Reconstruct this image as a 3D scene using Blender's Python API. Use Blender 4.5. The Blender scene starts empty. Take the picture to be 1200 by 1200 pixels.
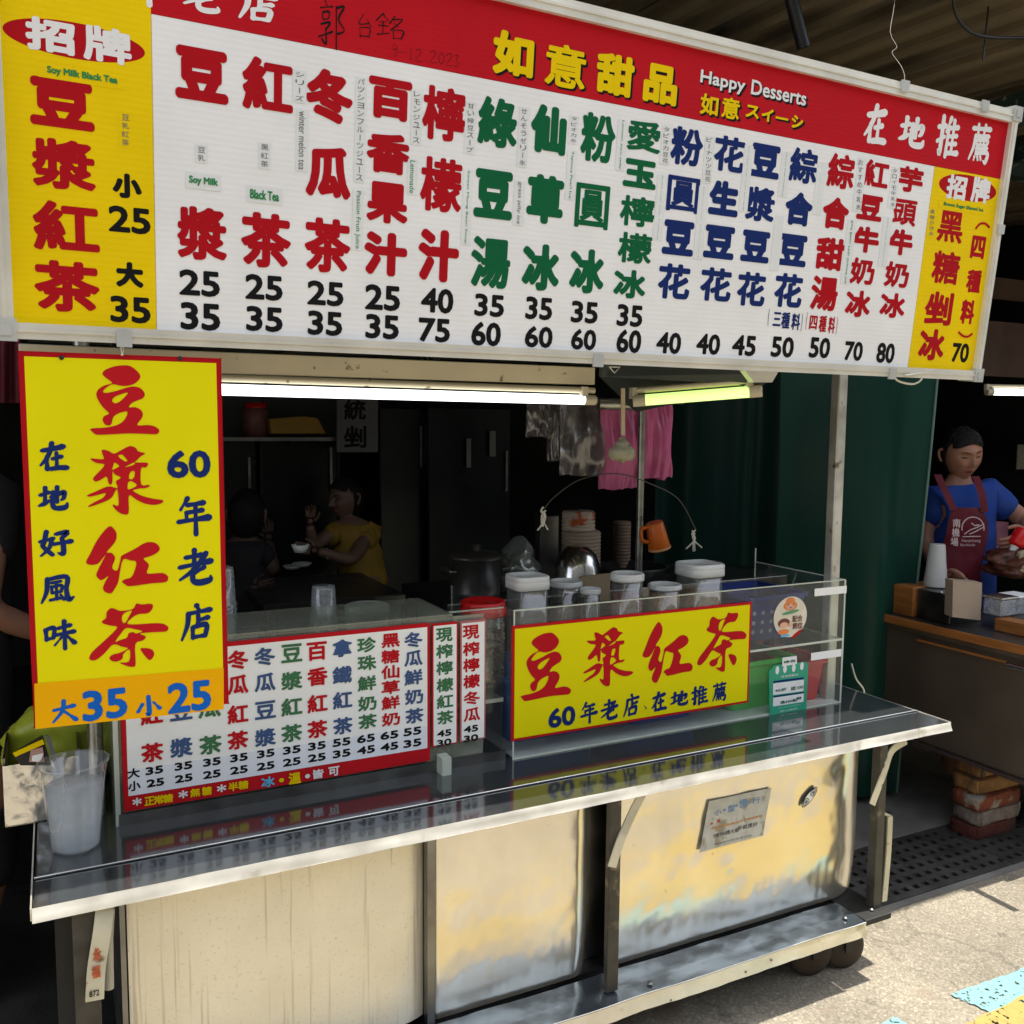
import bpy, bmesh, math, random
from mathutils import Vector, Matrix, noise
random.seed(7)
R_ = math.radians
scn = bpy.context.scene
COL = scn.collection

# ------------------------------------------------------------------ camera
F_PX = 1070.0
CAM = Vector((0, 0, 1.6))
def nrm(v): return v.normalized()
_Z = -nrm(Vector((510-600, -(11824-600), -F_PX)))
_X = Vector((2740-600, -(515-600), -F_PX)).normalized(); _X = nrm(_X - _X.dot(_Z)*_Z)
_Y = _Z.cross(_X)
ROT = Matrix((_X, _Y, _Z))            # camera -> world
cam_d = bpy.data.cameras.new('camera'); cam = bpy.data.objects.new('camera', cam_d); COL.objects.link(cam)
cam.matrix_world = Matrix.Translation(CAM) @ ROT.to_4x4()
cam_d.sensor_width = 36; cam_d.sensor_fit = 'HORIZONTAL'; cam_d.lens = F_PX/1200*36
cam_d.clip_start = .05; cam_d.clip_end = 300
scn.camera = cam
# ------------------------------------------------------------------ world, sun, exposure
SUN = Vector((.35, -.05, 1.0)).normalized()
w = bpy.data.worlds.new("World"); scn.world = w; w.use_nodes = True
nt = w.node_tree; bg = nt.nodes['Background']
sky = nt.nodes.new('ShaderNodeTexSky'); sky.sky_type = 'NISHITA'; sky.sun_disc = False
sky.sun_elevation = math.asin(SUN.z); sky.sun_rotation = math.atan2(SUN.x, SUN.y)
hs = nt.nodes.new('ShaderNodeHueSaturation'); hs.inputs['Saturation'].default_value = .35   # hazy summer sky
nt.links.new(sky.outputs[0], hs.inputs['Color']); nt.links.new(hs.outputs[0], bg.inputs[0]); bg.inputs[1].default_value = .15
sl = bpy.data.lights.new('sun', 'SUN'); sl.energy = 2.6; sl.angle = R_(.5); sl.color = (1, .95, .86)
so = bpy.data.objects.new('sun', sl); COL.objects.link(so)
so.rotation_euler = SUN.to_track_quat('Z', 'Y').to_euler(); so.location = (0, 0, 8)
scn.view_settings.view_transform = 'Standard'; scn.view_settings.look = 'None'
scn.view_settings.exposure = 1.4; scn.view_settings.gamma = 1
scn.view_settings.use_curve_mapping = False

# ------------------------------------------------------------------ geometry helpers
def ray(x, y): return ROT @ Vector((x-600, -(y-600), -F_PX))
def at(x, y, X=None, Y=None, Z=None):
    d = ray(x, y)
    t = (X-CAM.x)/d.x if X is not None else (Y-CAM.y)/d.y if Y is not None else (Z-CAM.z)/d.z
    return CAM + d*t
def proj(p):
    c = ROT.transposed() @ (Vector(p)-CAM)
    return Vector((600-F_PX*c.x/c.z, 600+F_PX*c.y/c.z))
OFF = {}
class MB:
    def __init__(s): s.v = []; s.f = []; s.m = []; s.sm = []
    def add(s, vs, fs, mi=0, smooth=False):
        n = len(s.v); s.v += [tuple(v) for v in vs]; s.f += [[i+n for i in f] for f in fs]
        s.m += [mi]*len(fs); s.sm += [smooth]*len(fs)
        return s
    def box(s, a, b, mi=0, M=None):
        x0, y0, z0 = a; x1, y1, z1 = b
        vs = [Vector(p) for p in ((x0,y0,z0),(x1,y0,z0),(x1,y1,z0),(x0,y1,z0),(x0,y0,z1),(x1,y0,z1),(x1,y1,z1),(x0,y1,z1))]
        if M: vs = [M @ v for v in vs]
        return s.add(vs, [(0,3,2,1),(4,5,6,7),(0,1,5,4),(1,2,6,5),(2,3,7,6),(3,0,4,7)], mi)
    def bbox(s, a, b, r=.004, mi=0, M=None, seg=2):
        bm = bmesh.new(); bmesh.ops.create_cube(bm, size=1)
        a = Vector(a); b = Vector(b); d = b-a
        for v in bm.verts: v.co = Vector((a.x+(v.co.x+.5)*d.x, a.y+(v.co.y+.5)*d.y, a.z+(v.co.z+.5)*d.z))
        bmesh.ops.bevel(bm, geom=bm.edges[:], offset=min(r, min(abs(d.x), abs(d.y), abs(d.z))*.45), segments=seg, affect='EDGES', profile=.5)
        s.bm(bm, mi, M); return s
    def bm(s, bm, mi=0, M=None, smooth=False):
        bm.verts.index_update()
        vs = [(M @ v.co) if M else v.co.copy() for v in bm.verts]
        s.add(vs, [[v.index for v in f.verts] for f in bm.faces], mi, smooth); bm.free(); return s
    def tube(s, pts, r, n=8, mi=0, cap=True, smooth=True):
        pts = [Vector(p) for p in pts]
        rs = r if isinstance(r, (list, tuple)) else [r]*len(pts)
        vs = []; fs = []; up = None
        for i, p in enumerate(pts):
            t = (pts[min(i+1, len(pts)-1)]-pts[max(i-1, 0)]).normalized()
            if up is None: up = t.orthogonal().normalized()
            up = (up - up.dot(t)*t)
            up = up.normalized() if up.length > 1e-5 else t.orthogonal().normalized()
            w_ = t.cross(up)
            for k in range(n):
                a = 2*math.pi*k/n; vs.append(p+(up*math.cos(a)+w_*math.sin(a))*rs[i])
        for i in range(len(pts)-1):
            for k in range(n):
                fs.append((i*n+k, i*n+(k+1) % n, (i+1)*n+(k+1) % n, (i+1)*n+k))
        s.add(vs, fs, mi, smooth)
        if cap: s.add(vs[:n], [list(range(n))[::-1]], mi); s.add(vs[-n:], [list(range(n))], mi)
        return s
    def lathe(s, c, prof, n=24, mi=0, smooth=True, axis=None, sx=1, sy=1, power=None):
        # prof: list of (radius, height); axis: matrix
        c = Vector(c); vs = []; fs = []
        for r, h in prof:
            for k in range(n):
                a = 2*math.pi*k/n; ca, sa = math.cos(a), math.sin(a)
                if power:
                    q = (abs(ca)**power+abs(sa)**power)**(-1/power); ca *= q; sa *= q
                p = Vector((r*ca*sx, r*sa*sy, h))
                if axis: p = axis @ p
                vs.append(c+p)
        for i in range(len(prof)-1):
            for k in range(n): fs.append((i*n+k, i*n+(k+1) % n, (i+1)*n+(k+1) % n, (i+1)*n+k))
        return s.add(vs, fs, mi, smooth)
    def grid(s, fn, nu, nv, mi=0, smooth=True):
        vs = [fn(i/nu, j/nv) for j in range(nv+1) for i in range(nu+1)]
        fs = [(j*(nu+1)+i, j*(nu+1)+i+1, (j+1)*(nu+1)+i+1, (j+1)*(nu+1)+i) for j in range(nv) for i in range(nu)]
        return s.add(vs, fs, mi, smooth)
    def prism(s, poly, d, mi=0):
        poly = [Vector(p) for p in poly]; d = Vector(d); n = len(poly)
        vs = poly+[p+d for p in poly]
        fs = [list(range(n))[::-1], list(range(n, 2*n))]+[(i, (i+1) % n, n+(i+1) % n, n+i) for i in range(n)]
        return s.add(vs, fs, mi)
    def build(s, name, mat, parent=None, label=None, kind=None):
        off = OFF[parent.name] if parent is not None else Vector((0, 0, 0))
        me = bpy.data.meshes.new(name)
        me.from_pydata([tuple(Vector(v)-off) for v in s.v], [], s.f)
        mats = mat if isinstance(mat, (list, tuple)) else [mat]
        for m_ in mats: me.materials.append(m_)
        me.polygons.foreach_set('material_index', s.m)
        me.polygons.foreach_set('use_smooth', s.sm)
        me.update()
        bm = bmesh.new(); bm.from_mesh(me)
        if len(bm.faces) < 60000: bmesh.ops.recalc_face_normals(bm, faces=[f for f in bm.faces])
        bm.to_mesh(me); bm.free()
        o = bpy.data.objects.new(name, me); COL.objects.link(o)
        if parent is not None: o.parent = parent
        OFF[o.name] = off.copy()
        if label: o['label'] = label
        if kind: o['kind'] = kind
        return o
def thing(name, label, cat, loc, group=None):
    o = bpy.data.objects.new(name, None); COL.objects.link(o); o.location = loc; o.empty_display_size = .05
    OFF[o.name] = Vector(loc); o['label'] = label; o['category'] = cat
    if group: o['group'] = group
    return o
def tag(o, label, cat, group=None):
    o['label'] = label; o['category'] = cat
    if group: o['group'] = group
    return o
def copy_thing(o, loc, label):
    r = o.copy(); COL.objects.link(r); r.location = loc; r['label'] = label
    for ch in o.children:
        c = ch.copy(); COL.objects.link(c); c.parent = r
        for g in ch.children:
            d = g.copy(); COL.objects.link(d); d.parent = c
    return r
def catmull(pts, n=6, closed=False):
    out = []; N = len(pts)
    rng = range(N) if closed else range(N-1)
    for i in rng:
        if closed: p = [pts[(i+k-1) % N] for k in range(4)]
        else: p = [pts[max(i-1, 0)], pts[i], pts[i+1], pts[min(i+2, N-1)]]
        for k in range(n):
            t = k/n
            out.append(tuple(.5*((2*b)+(c-a)*t+(2*a-5*b+4*c-d)*t*t+(3*b-a-3*c+d)*t**3) for a, b, c, d in zip(*p)))
    if not closed: out.append(tuple(pts[-1]))
    return out

# ------------------------------------------------------------------ materials
MATS = {}
def mat(name, col, rough=.5, metal=0., var=.12, scale=8., bump=0., bscale=60., spec=.5, trans=0., alpha=1., emit=None, ior=1.45, streak=None, dirt=None, sss=0, stretch=(1, 1, 1), detail=6, coat=0):
    if name in MATS: return MATS[name]
    m = bpy.data.materials.new(name); m.use_nodes = True; MATS[name] = m
    N = m.node_tree.nodes; L = m.node_tree.links; b = N['Principled BSDF']
    tc = N.new('ShaderNodeTexCoord'); mp = N.new('ShaderNodeMapping'); mp.inputs['Scale'].default_value = stretch
    L.new(tc.outputs['Object'], mp.inputs[0])
    nz = N.new('ShaderNodeTexNoise'); nz.inputs['Scale'].default_value = scale; nz.inputs['Detail'].default_value = detail
    L.new(mp.outputs[0], nz.inputs[0])
    mr = N.new('ShaderNodeMapRange'); mr.inputs[1].default_value = .3; mr.inputs[2].default_value = .7
    mr.inputs[3].default_value = 1-var; mr.inputs[4].default_value = 1+var; L.new(nz.outputs[0], mr.inputs[0])
    mul = N.new('ShaderNodeVectorMath'); mul.operation = 'MULTIPLY'
    mul.inputs[0].default_value = col[:3]; L.new(mr.outputs[0], mul.inputs[1])
    last = mul.outputs[0]
    if dirt:                                   # (colour, scale, threshold, softness)
        dn = N.new('ShaderNodeTexNoise'); dn.inputs['Scale'].default_value = dirt[1]; dn.inputs['Detail'].default_value = 8
        dm = N.new('ShaderNodeMapping'); dm.inputs['Scale'].default_value = dirt[4] if len(dirt) > 4 else (1, 1, 1)
        L.new(tc.outputs['Object'], dm.inputs[0]); L.new(dm.outputs[0], dn.inputs[0])
        r = N.new('ShaderNodeMapRange'); r.inputs[1].default_value = dirt[2]; r.inputs[2].default_value = dirt[2]+dirt[3]
        L.new(dn.outputs[0], r.inputs[0])
        mx = N.new('ShaderNodeMix'); mx.data_type = 'RGBA'; L.new(r.outputs[0], mx.inputs[0]); L.new(last, mx.inputs[6]); mx.inputs[7].default_value = (*dirt[0], 1)
        last = mx.outputs[2]
    L.new(last, b.inputs['Base Color'])
    b.inputs['Roughness'].default_value = rough; b.inputs['Metallic'].default_value = metal
    b.inputs['Specular IOR Level'].default_value = spec; b.inputs['IOR'].default_value = ior
    b.inputs['Transmission Weight'].default_value = trans; b.inputs['Alpha'].default_value = alpha
    b.inputs['Coat Weight'].default_value = coat
    if rough > .05 and not trans:
        rr = N.new('ShaderNodeMapRange'); rr.inputs[1].default_value = .3; rr.inputs[2].default_value = .7
        rr.inputs[3].default_value = rough*.8; rr.inputs[4].default_value = min(1, rough*1.2); L.new(nz.outputs[0], rr.inputs[0]); L.new(rr.outputs[0], b.inputs['Roughness'])
    if bump:
        bn = N.new('ShaderNodeTexNoise'); bn.inputs['Scale'].default_value = bscale; bn.inputs['Detail'].default_value = 5
        L.new(mp.outputs[0], bn.inputs[0])
        bp = N.new('ShaderNodeBump'); bp.inputs['Strength'].default_value = bump; bp.inputs['Distance'].default_value = .01
        L.new(bn.outputs[0], bp.inputs['Height']); L.new(bp.outputs[0], b.inputs['Normal'])
    if emit: b.inputs['Emission Color'].default_value = (*emit[0], 1); b.inputs['Emission Strength'].default_value = emit[1]
    return m
def clear(name, tint=(1, 1, 1), gloss=.08, rough=.05, haze=.0, hazecol=(.8, .8, .8), ns=14):
    """thin clear plastic: see-through with a fresnel sheen and a little milky haze"""
    if name in MATS: return MATS[name]
    m = bpy.data.materials.new(name); m.use_nodes = True; MATS[name] = m
    N = m.node_tree.nodes; L = m.node_tree.links; N.remove(N['Principled BSDF']); out = N['Material Output']
    t = N.new('ShaderNodeBsdfTransparent'); t.inputs[0].default_value = (*tint, 1)
    g = N.new('ShaderNodeBsdfGlossy'); g.inputs['Roughness'].default_value = rough
    d = N.new('ShaderNodeBsdfDiffuse'); d.inputs[0].default_value = (*hazecol, 1)
    fr = N.new('ShaderNodeLayerWeight'); pw = N.new('ShaderNodeMath'); pw.operation = 'POWER'; pw.inputs[1].default_value = 5; L.new(fr.outputs['Facing'], pw.inputs[0])
    ad = N.new('ShaderNodeMath'); ad.operation = 'MULTIPLY_ADD'; ad.inputs[1].default_value = .7; ad.inputs[2].default_value = .02+gloss*.12; L.new(pw.outputs[0], ad.inputs[0])
    mx = N.new('ShaderNodeMixShader'); L.new(ad.outputs[0], mx.inputs[0])
    nz = N.new('ShaderNodeTexNoise'); nz.inputs['Scale'].default_value = ns; nz.inputs['Detail'].default_value = 3
    hz = N.new('ShaderNodeMath'); hz.operation = 'MULTIPLY'; hz.inputs[1].default_value = haze*2; L.new(nz.outputs[0], hz.inputs[0])
    m2 = N.new('ShaderNodeMixShader'); L.new(hz.outputs[0], m2.inputs[0]); L.new(t.outputs[0], m2.inputs[1]); L.new(d.outputs[0], m2.inputs[2])
    L.new(m2.outputs[0], mx.inputs[1]); L.new(g.outputs[0], mx.inputs[2]); L.new(mx.outputs[0], out.inputs[0])
    return m
RED = mat('print_red', (.50, .012, .018), .65, spec=.06, var=.05)
DRED = mat('print_dark_red', (.42, .008, .014), .65, spec=.06, var=.05)
GRN = mat('print_green', (.008, .12, .045), .65, spec=.06, var=.05)
MGRN = mat('print_mid_green', (.03, .25, .08), .65, spec=.06, var=.05)
NAVY = mat('print_navy', (.012, .028, .14), .65, spec=.06, var=.05)
BLUE = mat('print_blue', (.01, .12, .50), .65, spec=.06, var=.05)
BLK = mat('print_black', (.012, .012, .013), .65, spec=.06, var=.05)
GREY = mat('print_grey', (.14, .14, .15), .5)
YEL = mat('sign_yellow', (.82, .58, .003), .65, spec=.06, var=.04)
LEM = mat('sign_lemon', (.80, .72, .004), .65, spec=.06, var=.04, scale=3)
ORG = mat('sign_orange', (.86, .42, .003), .65, spec=.06, var=.04)
WHT = mat('print_white', (.80, .80, .80), .65, spec=.06, var=.03)
PAPER = mat('paper_white', (.88, .90, .88), .5, var=.04)
PAPB = mat('paper_cool_white', (.78, .83, .90), .5, var=.04)
TAPE = mat('sticker_film', (.78, .80, .80), .25, var=.05)
STEEL = mat('counter_steel', (.20, .215, .225), .09, .85, var=.15, scale=5, bump=.02, bscale=25)
STEELB = mat('bright_steel', (.62, .62, .60), .25, 1, var=.15)
STEELD = mat('dark_steel', (.22, .22, .21), .35, 1, var=.3, scale=12)
LIPM = mat('lip_steel', (.78, .74, .64), .38, .55, var=.12, scale=14, dirt=((.35, .28, .18), 9, .60, .12))
FRAME = mat('sign_frame_aluminium', (.72, .70, .62), .35, .3, var=.08)
DARK = mat('dark_iron', (.022, .022, .02), .55, .2, var=.4)
RUBBER = mat('brown_rubber', (.045, .03, .02), .7, var=.3)
CREAM = mat('cream_paint', (.60, .53, .37), .5, var=.1, dirt=((.2, .15, .09), 30, .64, .05))
ROPE = mat('white_string', (.7, .68, .6), .8)
BLACKP = mat('black_plastic', (.012, .012, .013), .4)
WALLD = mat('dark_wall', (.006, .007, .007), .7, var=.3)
WALLG = mat('grey_green_wall', (.045, .05, .048), .7, var=.15)
LID = mat('white_lid', (.78, .80, .79), .35, var=.04)
TAN = mat('tan_card', (.42, .32, .2), .7)
CLEAR = clear('clear_acrylic', (.96, .975, .96), .0, .04, .022)
FROST = clear('frosted_acrylic', (.84, .88, .82), .3, .15, .26, (.55, .58, .48))
CUPM = clear('clear_cup_plastic', (.9, .92, .95), .8, .12, .30, (.75, .8, .85), 3)
JARM = clear('jar_plastic', (.86, .88, .87), .9, .06, .22, (.62, .64, .62), 2)
EDGE = mat('acrylic_edge', (.55, .60, .50), .25, var=.1)

# ------------------------------------------------------------------ lettering
_tc = bpy.data.curves.new('lettering_source', 'FONT'); _to = bpy.data.objects.new('lettering_source', _tc); COL.objects.link(_to)
_tc.resolution_u = 3
GC = {}
def glyph(s_):
    if s_ in GC: return GC[s_]
    _tc.body = s_; d = bpy.context.evaluated_depsgraph_get(); d.update()
    me = bpy.data.meshes.new_from_object(_to.evaluated_get(d))
    vs = [(v.co.x, v.co.y) for v in me.vertices]; fs = [list(p.vertices) for p in me.polygons]
    bpy.data.meshes.remove(me)
    x0 = min(v[0] for v in vs); x1 = max(v[0] for v in vs); y0 = min(v[1] for v in vs); y1 = max(v[1] for v in vs)
    if s_ in '一ー-·.。、' or len(s_) == 1 and (x1-x0 < .25 or y1-y0 < .25):
        cx, cy = (x0+x1)/2, (y0+y1)/2; h = max(x1-x0, y1-y0)
        x0, x1, y0, y1 = cx-h/2, cx+h/2, cy-h/2, cy+h/2
    vs = [((x-x0)/(x1-x0)-.5, (y-y0)/(y1-y0)-.5) for x, y in vs]
    GC[s_] = (vs, fs); return GC[s_]
class Plane:
    def __init__(s, O, U, V):
        s.O = Vector(O); s.U = Vector(U).normalized(); s.V = Vector(V).normalized(); s.N = s.U.cross(s.V)
    def px(s, x, y):
        d = ray(x, y); t = (s.O-CAM).dot(s.N)/d.dot(s.N); p = CAM+d*t-s.O
        return p.dot(s.U), p.dot(s.V)
    def P(s, u, v, n=0.): return s.O+s.U*u+s.V*v+s.N*n
    def size(s, u, v, w_, h):
        e = .005; c = proj(s.P(u, v)); a = (proj(s.P(u+e, v))-c)/e; b = (proj(s.P(u, v+e))-c)/e
        A, B, C_, D = abs(a.x), abs(b.x), abs(a.y), abs(b.y); det = A*D-B*C_
        return (w_*D-B*h)/det, (A*h-C_*w_)/det
_k = [0]
def put(mb, pl, s_, u, v, w_, h, r=0., n=.0005, mi=0, rot=False, dirs=14):
    vs, fs = BRUSH_G[s_] if (s_ in BRUSH_G and mb_brush[0]) else glyph(s_)
    W = w_-2*r; H = h-2*r
    offs = [(0, 0)]
    if r > 0: offs += [(r*math.cos(2*math.pi*k/dirs), r*math.sin(2*math.pi*k/dirs)) for k in range(dirs)]
    for q, (ox, oy) in enumerate(offs):
        nn = n+q*.00002
        if rot: mb.add([pl.P(u+p[1]*W+ox, v-p[0]*H+oy, nn) for p in vs], fs, mi)
        else: mb.add([pl.P(u+p[0]*W+ox, v+p[1]*H+oy, nn+(p[2] if len(p) > 2 else 0)) for p in vs], fs, mi)
mb_brush = [False]
def put_px(mb, pl, s_, cx, cy, w_, h, r=0., mi=0, rot=False, n=.0005):
    u, v = pl.px(cx, cy); W, H = pl.size(u, v, w_, h)
    put(mb, pl, s_, u, v, W, H, r*min(W, H) if not rot else r*W, n, mi, rot)
# brush lettering: outlines of the four big characters, strokes for the smaller ones
OUT = {
'豆': [[(190,105),(215,80),(280,55),(345,45),(400,48),(445,78),(475,115),(465,150),(425,182),(370,198),(320,198),(270,188),(235,200),(200,228),(188,248),(215,255),(290,238),(350,218),(410,203),(460,208),(490,228),(507,260),(490,290),(440,310),(405,328),(380,360),(430,360),(470,378),(487,410),(475,445),(440,497),(520,495),(570,503),(605,525),(612,545),(590,565),(540,565),(380,560),(220,568),(130,570),(100,550),(82,530),(110,522),(200,516),(280,498),(330,470),(360,430),(368,395),(340,395),(290,412),(258,440),(245,485),(225,500),(195,492),(178,460),(190,430),(228,408),(185,365),(150,310),(138,265),(155,230),(200,200),(260,180),(225,150),(195,125)],
 [(255,305),(290,275),(375,248),(350,285),(310,320),(280,332),(262,325)]],
'漿': [[(195,668),(240,675),(285,697),(340,670),(405,640),(450,655),(465,680),(520,697),(490,715),(455,748),(440,765),(530,768),(538,785),(520,805),(485,812),(482,935),(540,938),(545,948),(520,962),(470,965),(425,975),(420,985),(480,1020),(560,1045),(648,1062),(630,1085),(570,1095),(500,1080),(440,1050),(385,1018),(380,1150),(340,1160),(300,1140),(265,1100),(265,1082),(305,1090),(300,970),(280,990),(255,1030),(200,1060),(90,1095),(85,1085),(140,1055),(190,1030),(213,995),(160,1005),(95,1018),(75,1008),(130,985),(230,945),(298,960),(298,935),(292,905),(330,880),(285,855),(268,830),(265,910),(250,932),(235,915),(222,870),(175,895),(140,905),(122,885),(150,850),(200,800),(205,775),(150,765),(110,740),(120,732),(205,738),(198,700)],
 [(312,715),(345,705),(360,720),(383,752),(360,755)], [(265,820),(275,790),(285,765),(320,792),(290,810)], [(362,800),(432,765),(432,782),(385,797)],
 [(400,840),(434,832),(432,870),(415,892),(390,888)], [(385,915),(410,908),(450,940),(400,968),(379,968),(378,940)]],
'紅': [[(243,85),(285,110),(300,150),(290,200),(255,245),(222,285),(260,292),(283,335),(258,405),(295,430),(322,350),(328,320),(370,298),(440,265),(500,230),(550,220),(600,235),(625,275),(600,310),(540,335),(497,350),(537,400),(520,467),(600,470),(650,475),(683,505),(665,545),(560,548),(390,560),(355,545),(328,518),(360,500),(400,490),(430,430),(440,370),(400,358),(345,345),(320,420),(300,520),(270,575),(245,605),(205,595),(185,565),(200,520),(228,470),(195,490),(172,497),(150,480),(140,450),(165,395),(215,300),(165,360),(130,375),(90,372),(68,350),(100,290),(160,180)]],
'茶': [[(255,680),(290,688),(330,708),(420,700),(450,658),(490,668),(560,668),(577,690),(560,725),(530,745),(470,745),(420,765),(375,815),(450,828),(560,830),(640,838),(685,865),(690,890),(670,908),(600,905),(470,905),(515,935),(490,965),(432,990),(430,1150),(412,1175),(370,1165),(310,1130),(380,1128),(388,1030),(340,1060),(330,1100),(285,1118),(245,1105),(235,1080),(260,1058),(310,1050),(375,1020),(330,1000),(265,975),(200,1040),(140,1085),(105,1088),(85,1070),(110,1020),(200,940),(300,842),(250,820),(200,800),(188,780),(220,755),(225,710)],
 [(341,800),(337,760),(357,727),(413,710),(398,745),(363,806)], [(280,957),(320,900),(365,852),(420,862),(490,889),(440,902),(420,890),(385,895),(370,930),(320,945)],
 [(470,1030),(520,1032),(560,1050),(575,1085),(560,1120),(535,1132),(510,1105),(485,1065)]]}
STR = {
'在': [[(15,30,8),(50,24,9),(85,16,11)],[(48,5,10),(42,30,9),(28,58,8),(8,80,4)],[(30,50,8),(30,92,10)],[(48,58,7),(78,50,9)],[(62,38,8),(62,88,8)],[(40,92,8),(70,88,9),(95,88,10)]],
'地': [[(8,40,8),(35,30,9)],[(24,12,9),(22,68,8)],[(3,80,5),(20,72,9),(38,60,5)],[(40,48,6),(65,38,9),(84,30,9),(82,52,8),(74,60,5)],[(62,10,9),(60,68,8)],[(48,28,8),(46,76,9),(55,90,10),(85,88,11),(93,72,4)]],
'好': [[(24,8,9),(16,45,8),(12,58,8),(40,88,8)],[(40,34,8),(30,65,7),(5,90,4)],[(4,42,7),(44,32,8)],[(52,18,7),(88,12,9),(70,32,7)],[(70,32,8),(74,60,9),(72,86,9),(56,82,3)],[(44,52,7),(98,44,10)]],
'風': [[(22,12,9),(18,55,8),(2,92,4)],[(22,14,7),(80,8,9),(78,50,8),(84,85,10),(100,78,4)],[(34,26,6),(62,22,6)],[(34,38,6),(34,60,6)],[(34,40,6),(64,36,6),(62,56,6)],[(34,60,6),(62,57,6)],[(48,26,6),(48,82,7)],[(28,84,6),(66,78,7)],[(60,68,5),(70,84,7)]],
'味': [[(10,30,9),(12,64,8)],[(10,30,7),(36,25,8),(33,58,7)],[(12,62,7),(34,58,7)],[(48,28,7),(86,20,9)],[(40,50,7),(98,42,9)],[(68,5,9),(68,98,8)],[(66,50,8),(36,84,4)],[(70,50,6),(98,80,10)]],
'年': [[(32,2,9),(10,32,5)],[(30,20,7),(82,14,9)],[(28,40,7),(78,34,8)],[(28,40,8),(28,60,7)],[(2,64,7),(98,54,11)],[(56,18,8),(56,98,9)]],
'老': [[(22,22,7),(70,16,9)],[(48,2,9),(47,38,8)],[(4,48,7),(96,34,10)],[(82,12,9),(50,52,8),(4,82,4)],[(76,50,8),(46,66,6)],[(44,54,8),(42,84,9),(60,92,10),(92,86,9),(94,74,3)]],
'店': [[(50,0,10),(56,12,7)],[(22,22,7),(92,14,9)],[(24,22,9),(20,55,8),(2,96,4)],[(54,28,8),(52,58,8)],[(54,42,7),(84,36,9)],[(36,62,8),(36,92,8)],[(36,62,7),(78,56,9),(74,88,8)],[(38,90,7),(74,87,8)]],
'推': [[(2,30,7),(34,24,8)],[(20,4,9),(20,88,9),(10,84,4)],[(2,64,6),(34,50,6)],[(54,4,9),(38,38,5)],[(48,30,8),(46,96,8)],[(48,28,7),(90,22,8)],[(48,48,6),(88,43,7)],[(48,66,6),(88,62,7)],[(48,88,7),(98,84,9)],[(70,8,8),(70,86,7)]],
'薦': [[(8,14,7),(92,8,8)],[(32,2,7),(34,24,6)],[(66,0,7),(62,22,6)],[(24,32,7),(88,27,7)],[(24,32,8),(20,62,7),(4,94,4)],[(34,42,5),(84,38,6),(82,50,5)],[(34,42,5),(34,54,5)],[(34,54,5),(82,50,5)],[(50,30,5),(50,52,5)],[(66,30,5),(66,52,5)],[(34,62,6),(34,78,6)],[(34,64,6),(86,58,6)],[(34,76,6),(90,70,7),(86,94,8),(74,92,3)],[(30,86,6),(28,94,4)],[(44,84,6),(48,92,5)],[(58,82,6),(62,90,5)]],
'大': [[(12,42,8),(88,30,11)],[(50,4,10),(44,48,9),(8,94,5)],[(50,50,7),(94,92,12)]],
'小': [[(50,4,10),(52,88,11),(38,82,3)],[(26,38,9),(8,72,9)],[(70,34,6),(94,66,11)]],
'、': [[(30,30,6),(70,80,14)]]}
HANDW = {
'郭': [[(20,0),(28,12)],[(4,18),(46,10)],[(14,26),(14,40),(32,37),(34,23),(14,26)],[(8,52),(38,45),(24,62)],[(24,60),(26,92),(12,84)],[(0,80),(46,64)],[(58,8),(60,100)],[(58,12),(84,6),(66,34),(86,56),(64,66)]],
'台': [[(40,0),(14,44),(70,34)],[(60,20),(82,46)],[(20,60),(24,100)],[(20,60),(76,54),(70,94)],[(24,94),(70,90)]],
'銘': [[(24,0),(2,34)],[(24,4),(42,26)],[(12,36),(36,32)],[(8,52),(40,48)],[(24,34),(24,84)],[(6,90),(44,76)],[(62,2),(46,36)],[(56,18),(88,10),(50,62)],[(60,30),(74,42)],[(58,60),(60,96)],[(58,60),(92,56),(86,90)],[(60,92),(86,88)]],
'9': [[(70,10),(40,0),(20,24),(40,42),(70,20),(66,60),(40,100)]], '-': [[(10,52),(80,46)]], '1': [[(50,0),(46,100)]], '2': [[(14,20),(50,0),(70,24),(14,96),(84,90)]], '0': [[(50,2),(18,50),(44,96),(80,50),(50,2)]], '3': [[(16,12),(60,4),(36,42),(72,70),(20,96)]]}
BRUSH_G = {}
def fill_outline(loops):
    c = bpy.data.curves.new('o', 'CURVE'); c.dimensions = '2D'; c.fill_mode = 'BOTH'
    for lp in loops:
        pts = catmull(lp, 3, True); sp = c.splines.new('POLY'); sp.points.add(len(pts)-1)
        for p, q in zip(sp.points, pts): p.co = (q[0]/1000, -q[1]/1000, 0, 1)
        sp.use_cyclic_u = True
    o = bpy.data.objects.new('o', c); COL.objects.link(o); d = bpy.context.evaluated_depsgraph_get(); d.update()
    me = bpy.data.meshes.new_from_object(o.evaluated_get(d))
    vs = [(v.co.x, v.co.y) for v in me.vertices]; fs = [list(p.vertices) for p in me.polygons]
    bpy.data.objects.remove(o); bpy.data.curves.remove(c); bpy.data.meshes.remove(me)
    x0 = min(v[0] for v in vs); x1 = max(v[0] for v in vs); y0 = min(v[1] for v in vs); y1 = max(v[1] for v in vs)
    return [((x-x0)/(x1-x0)-.5, (y-y0)/(y1-y0)-.5) for x, y in vs], fs
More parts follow.
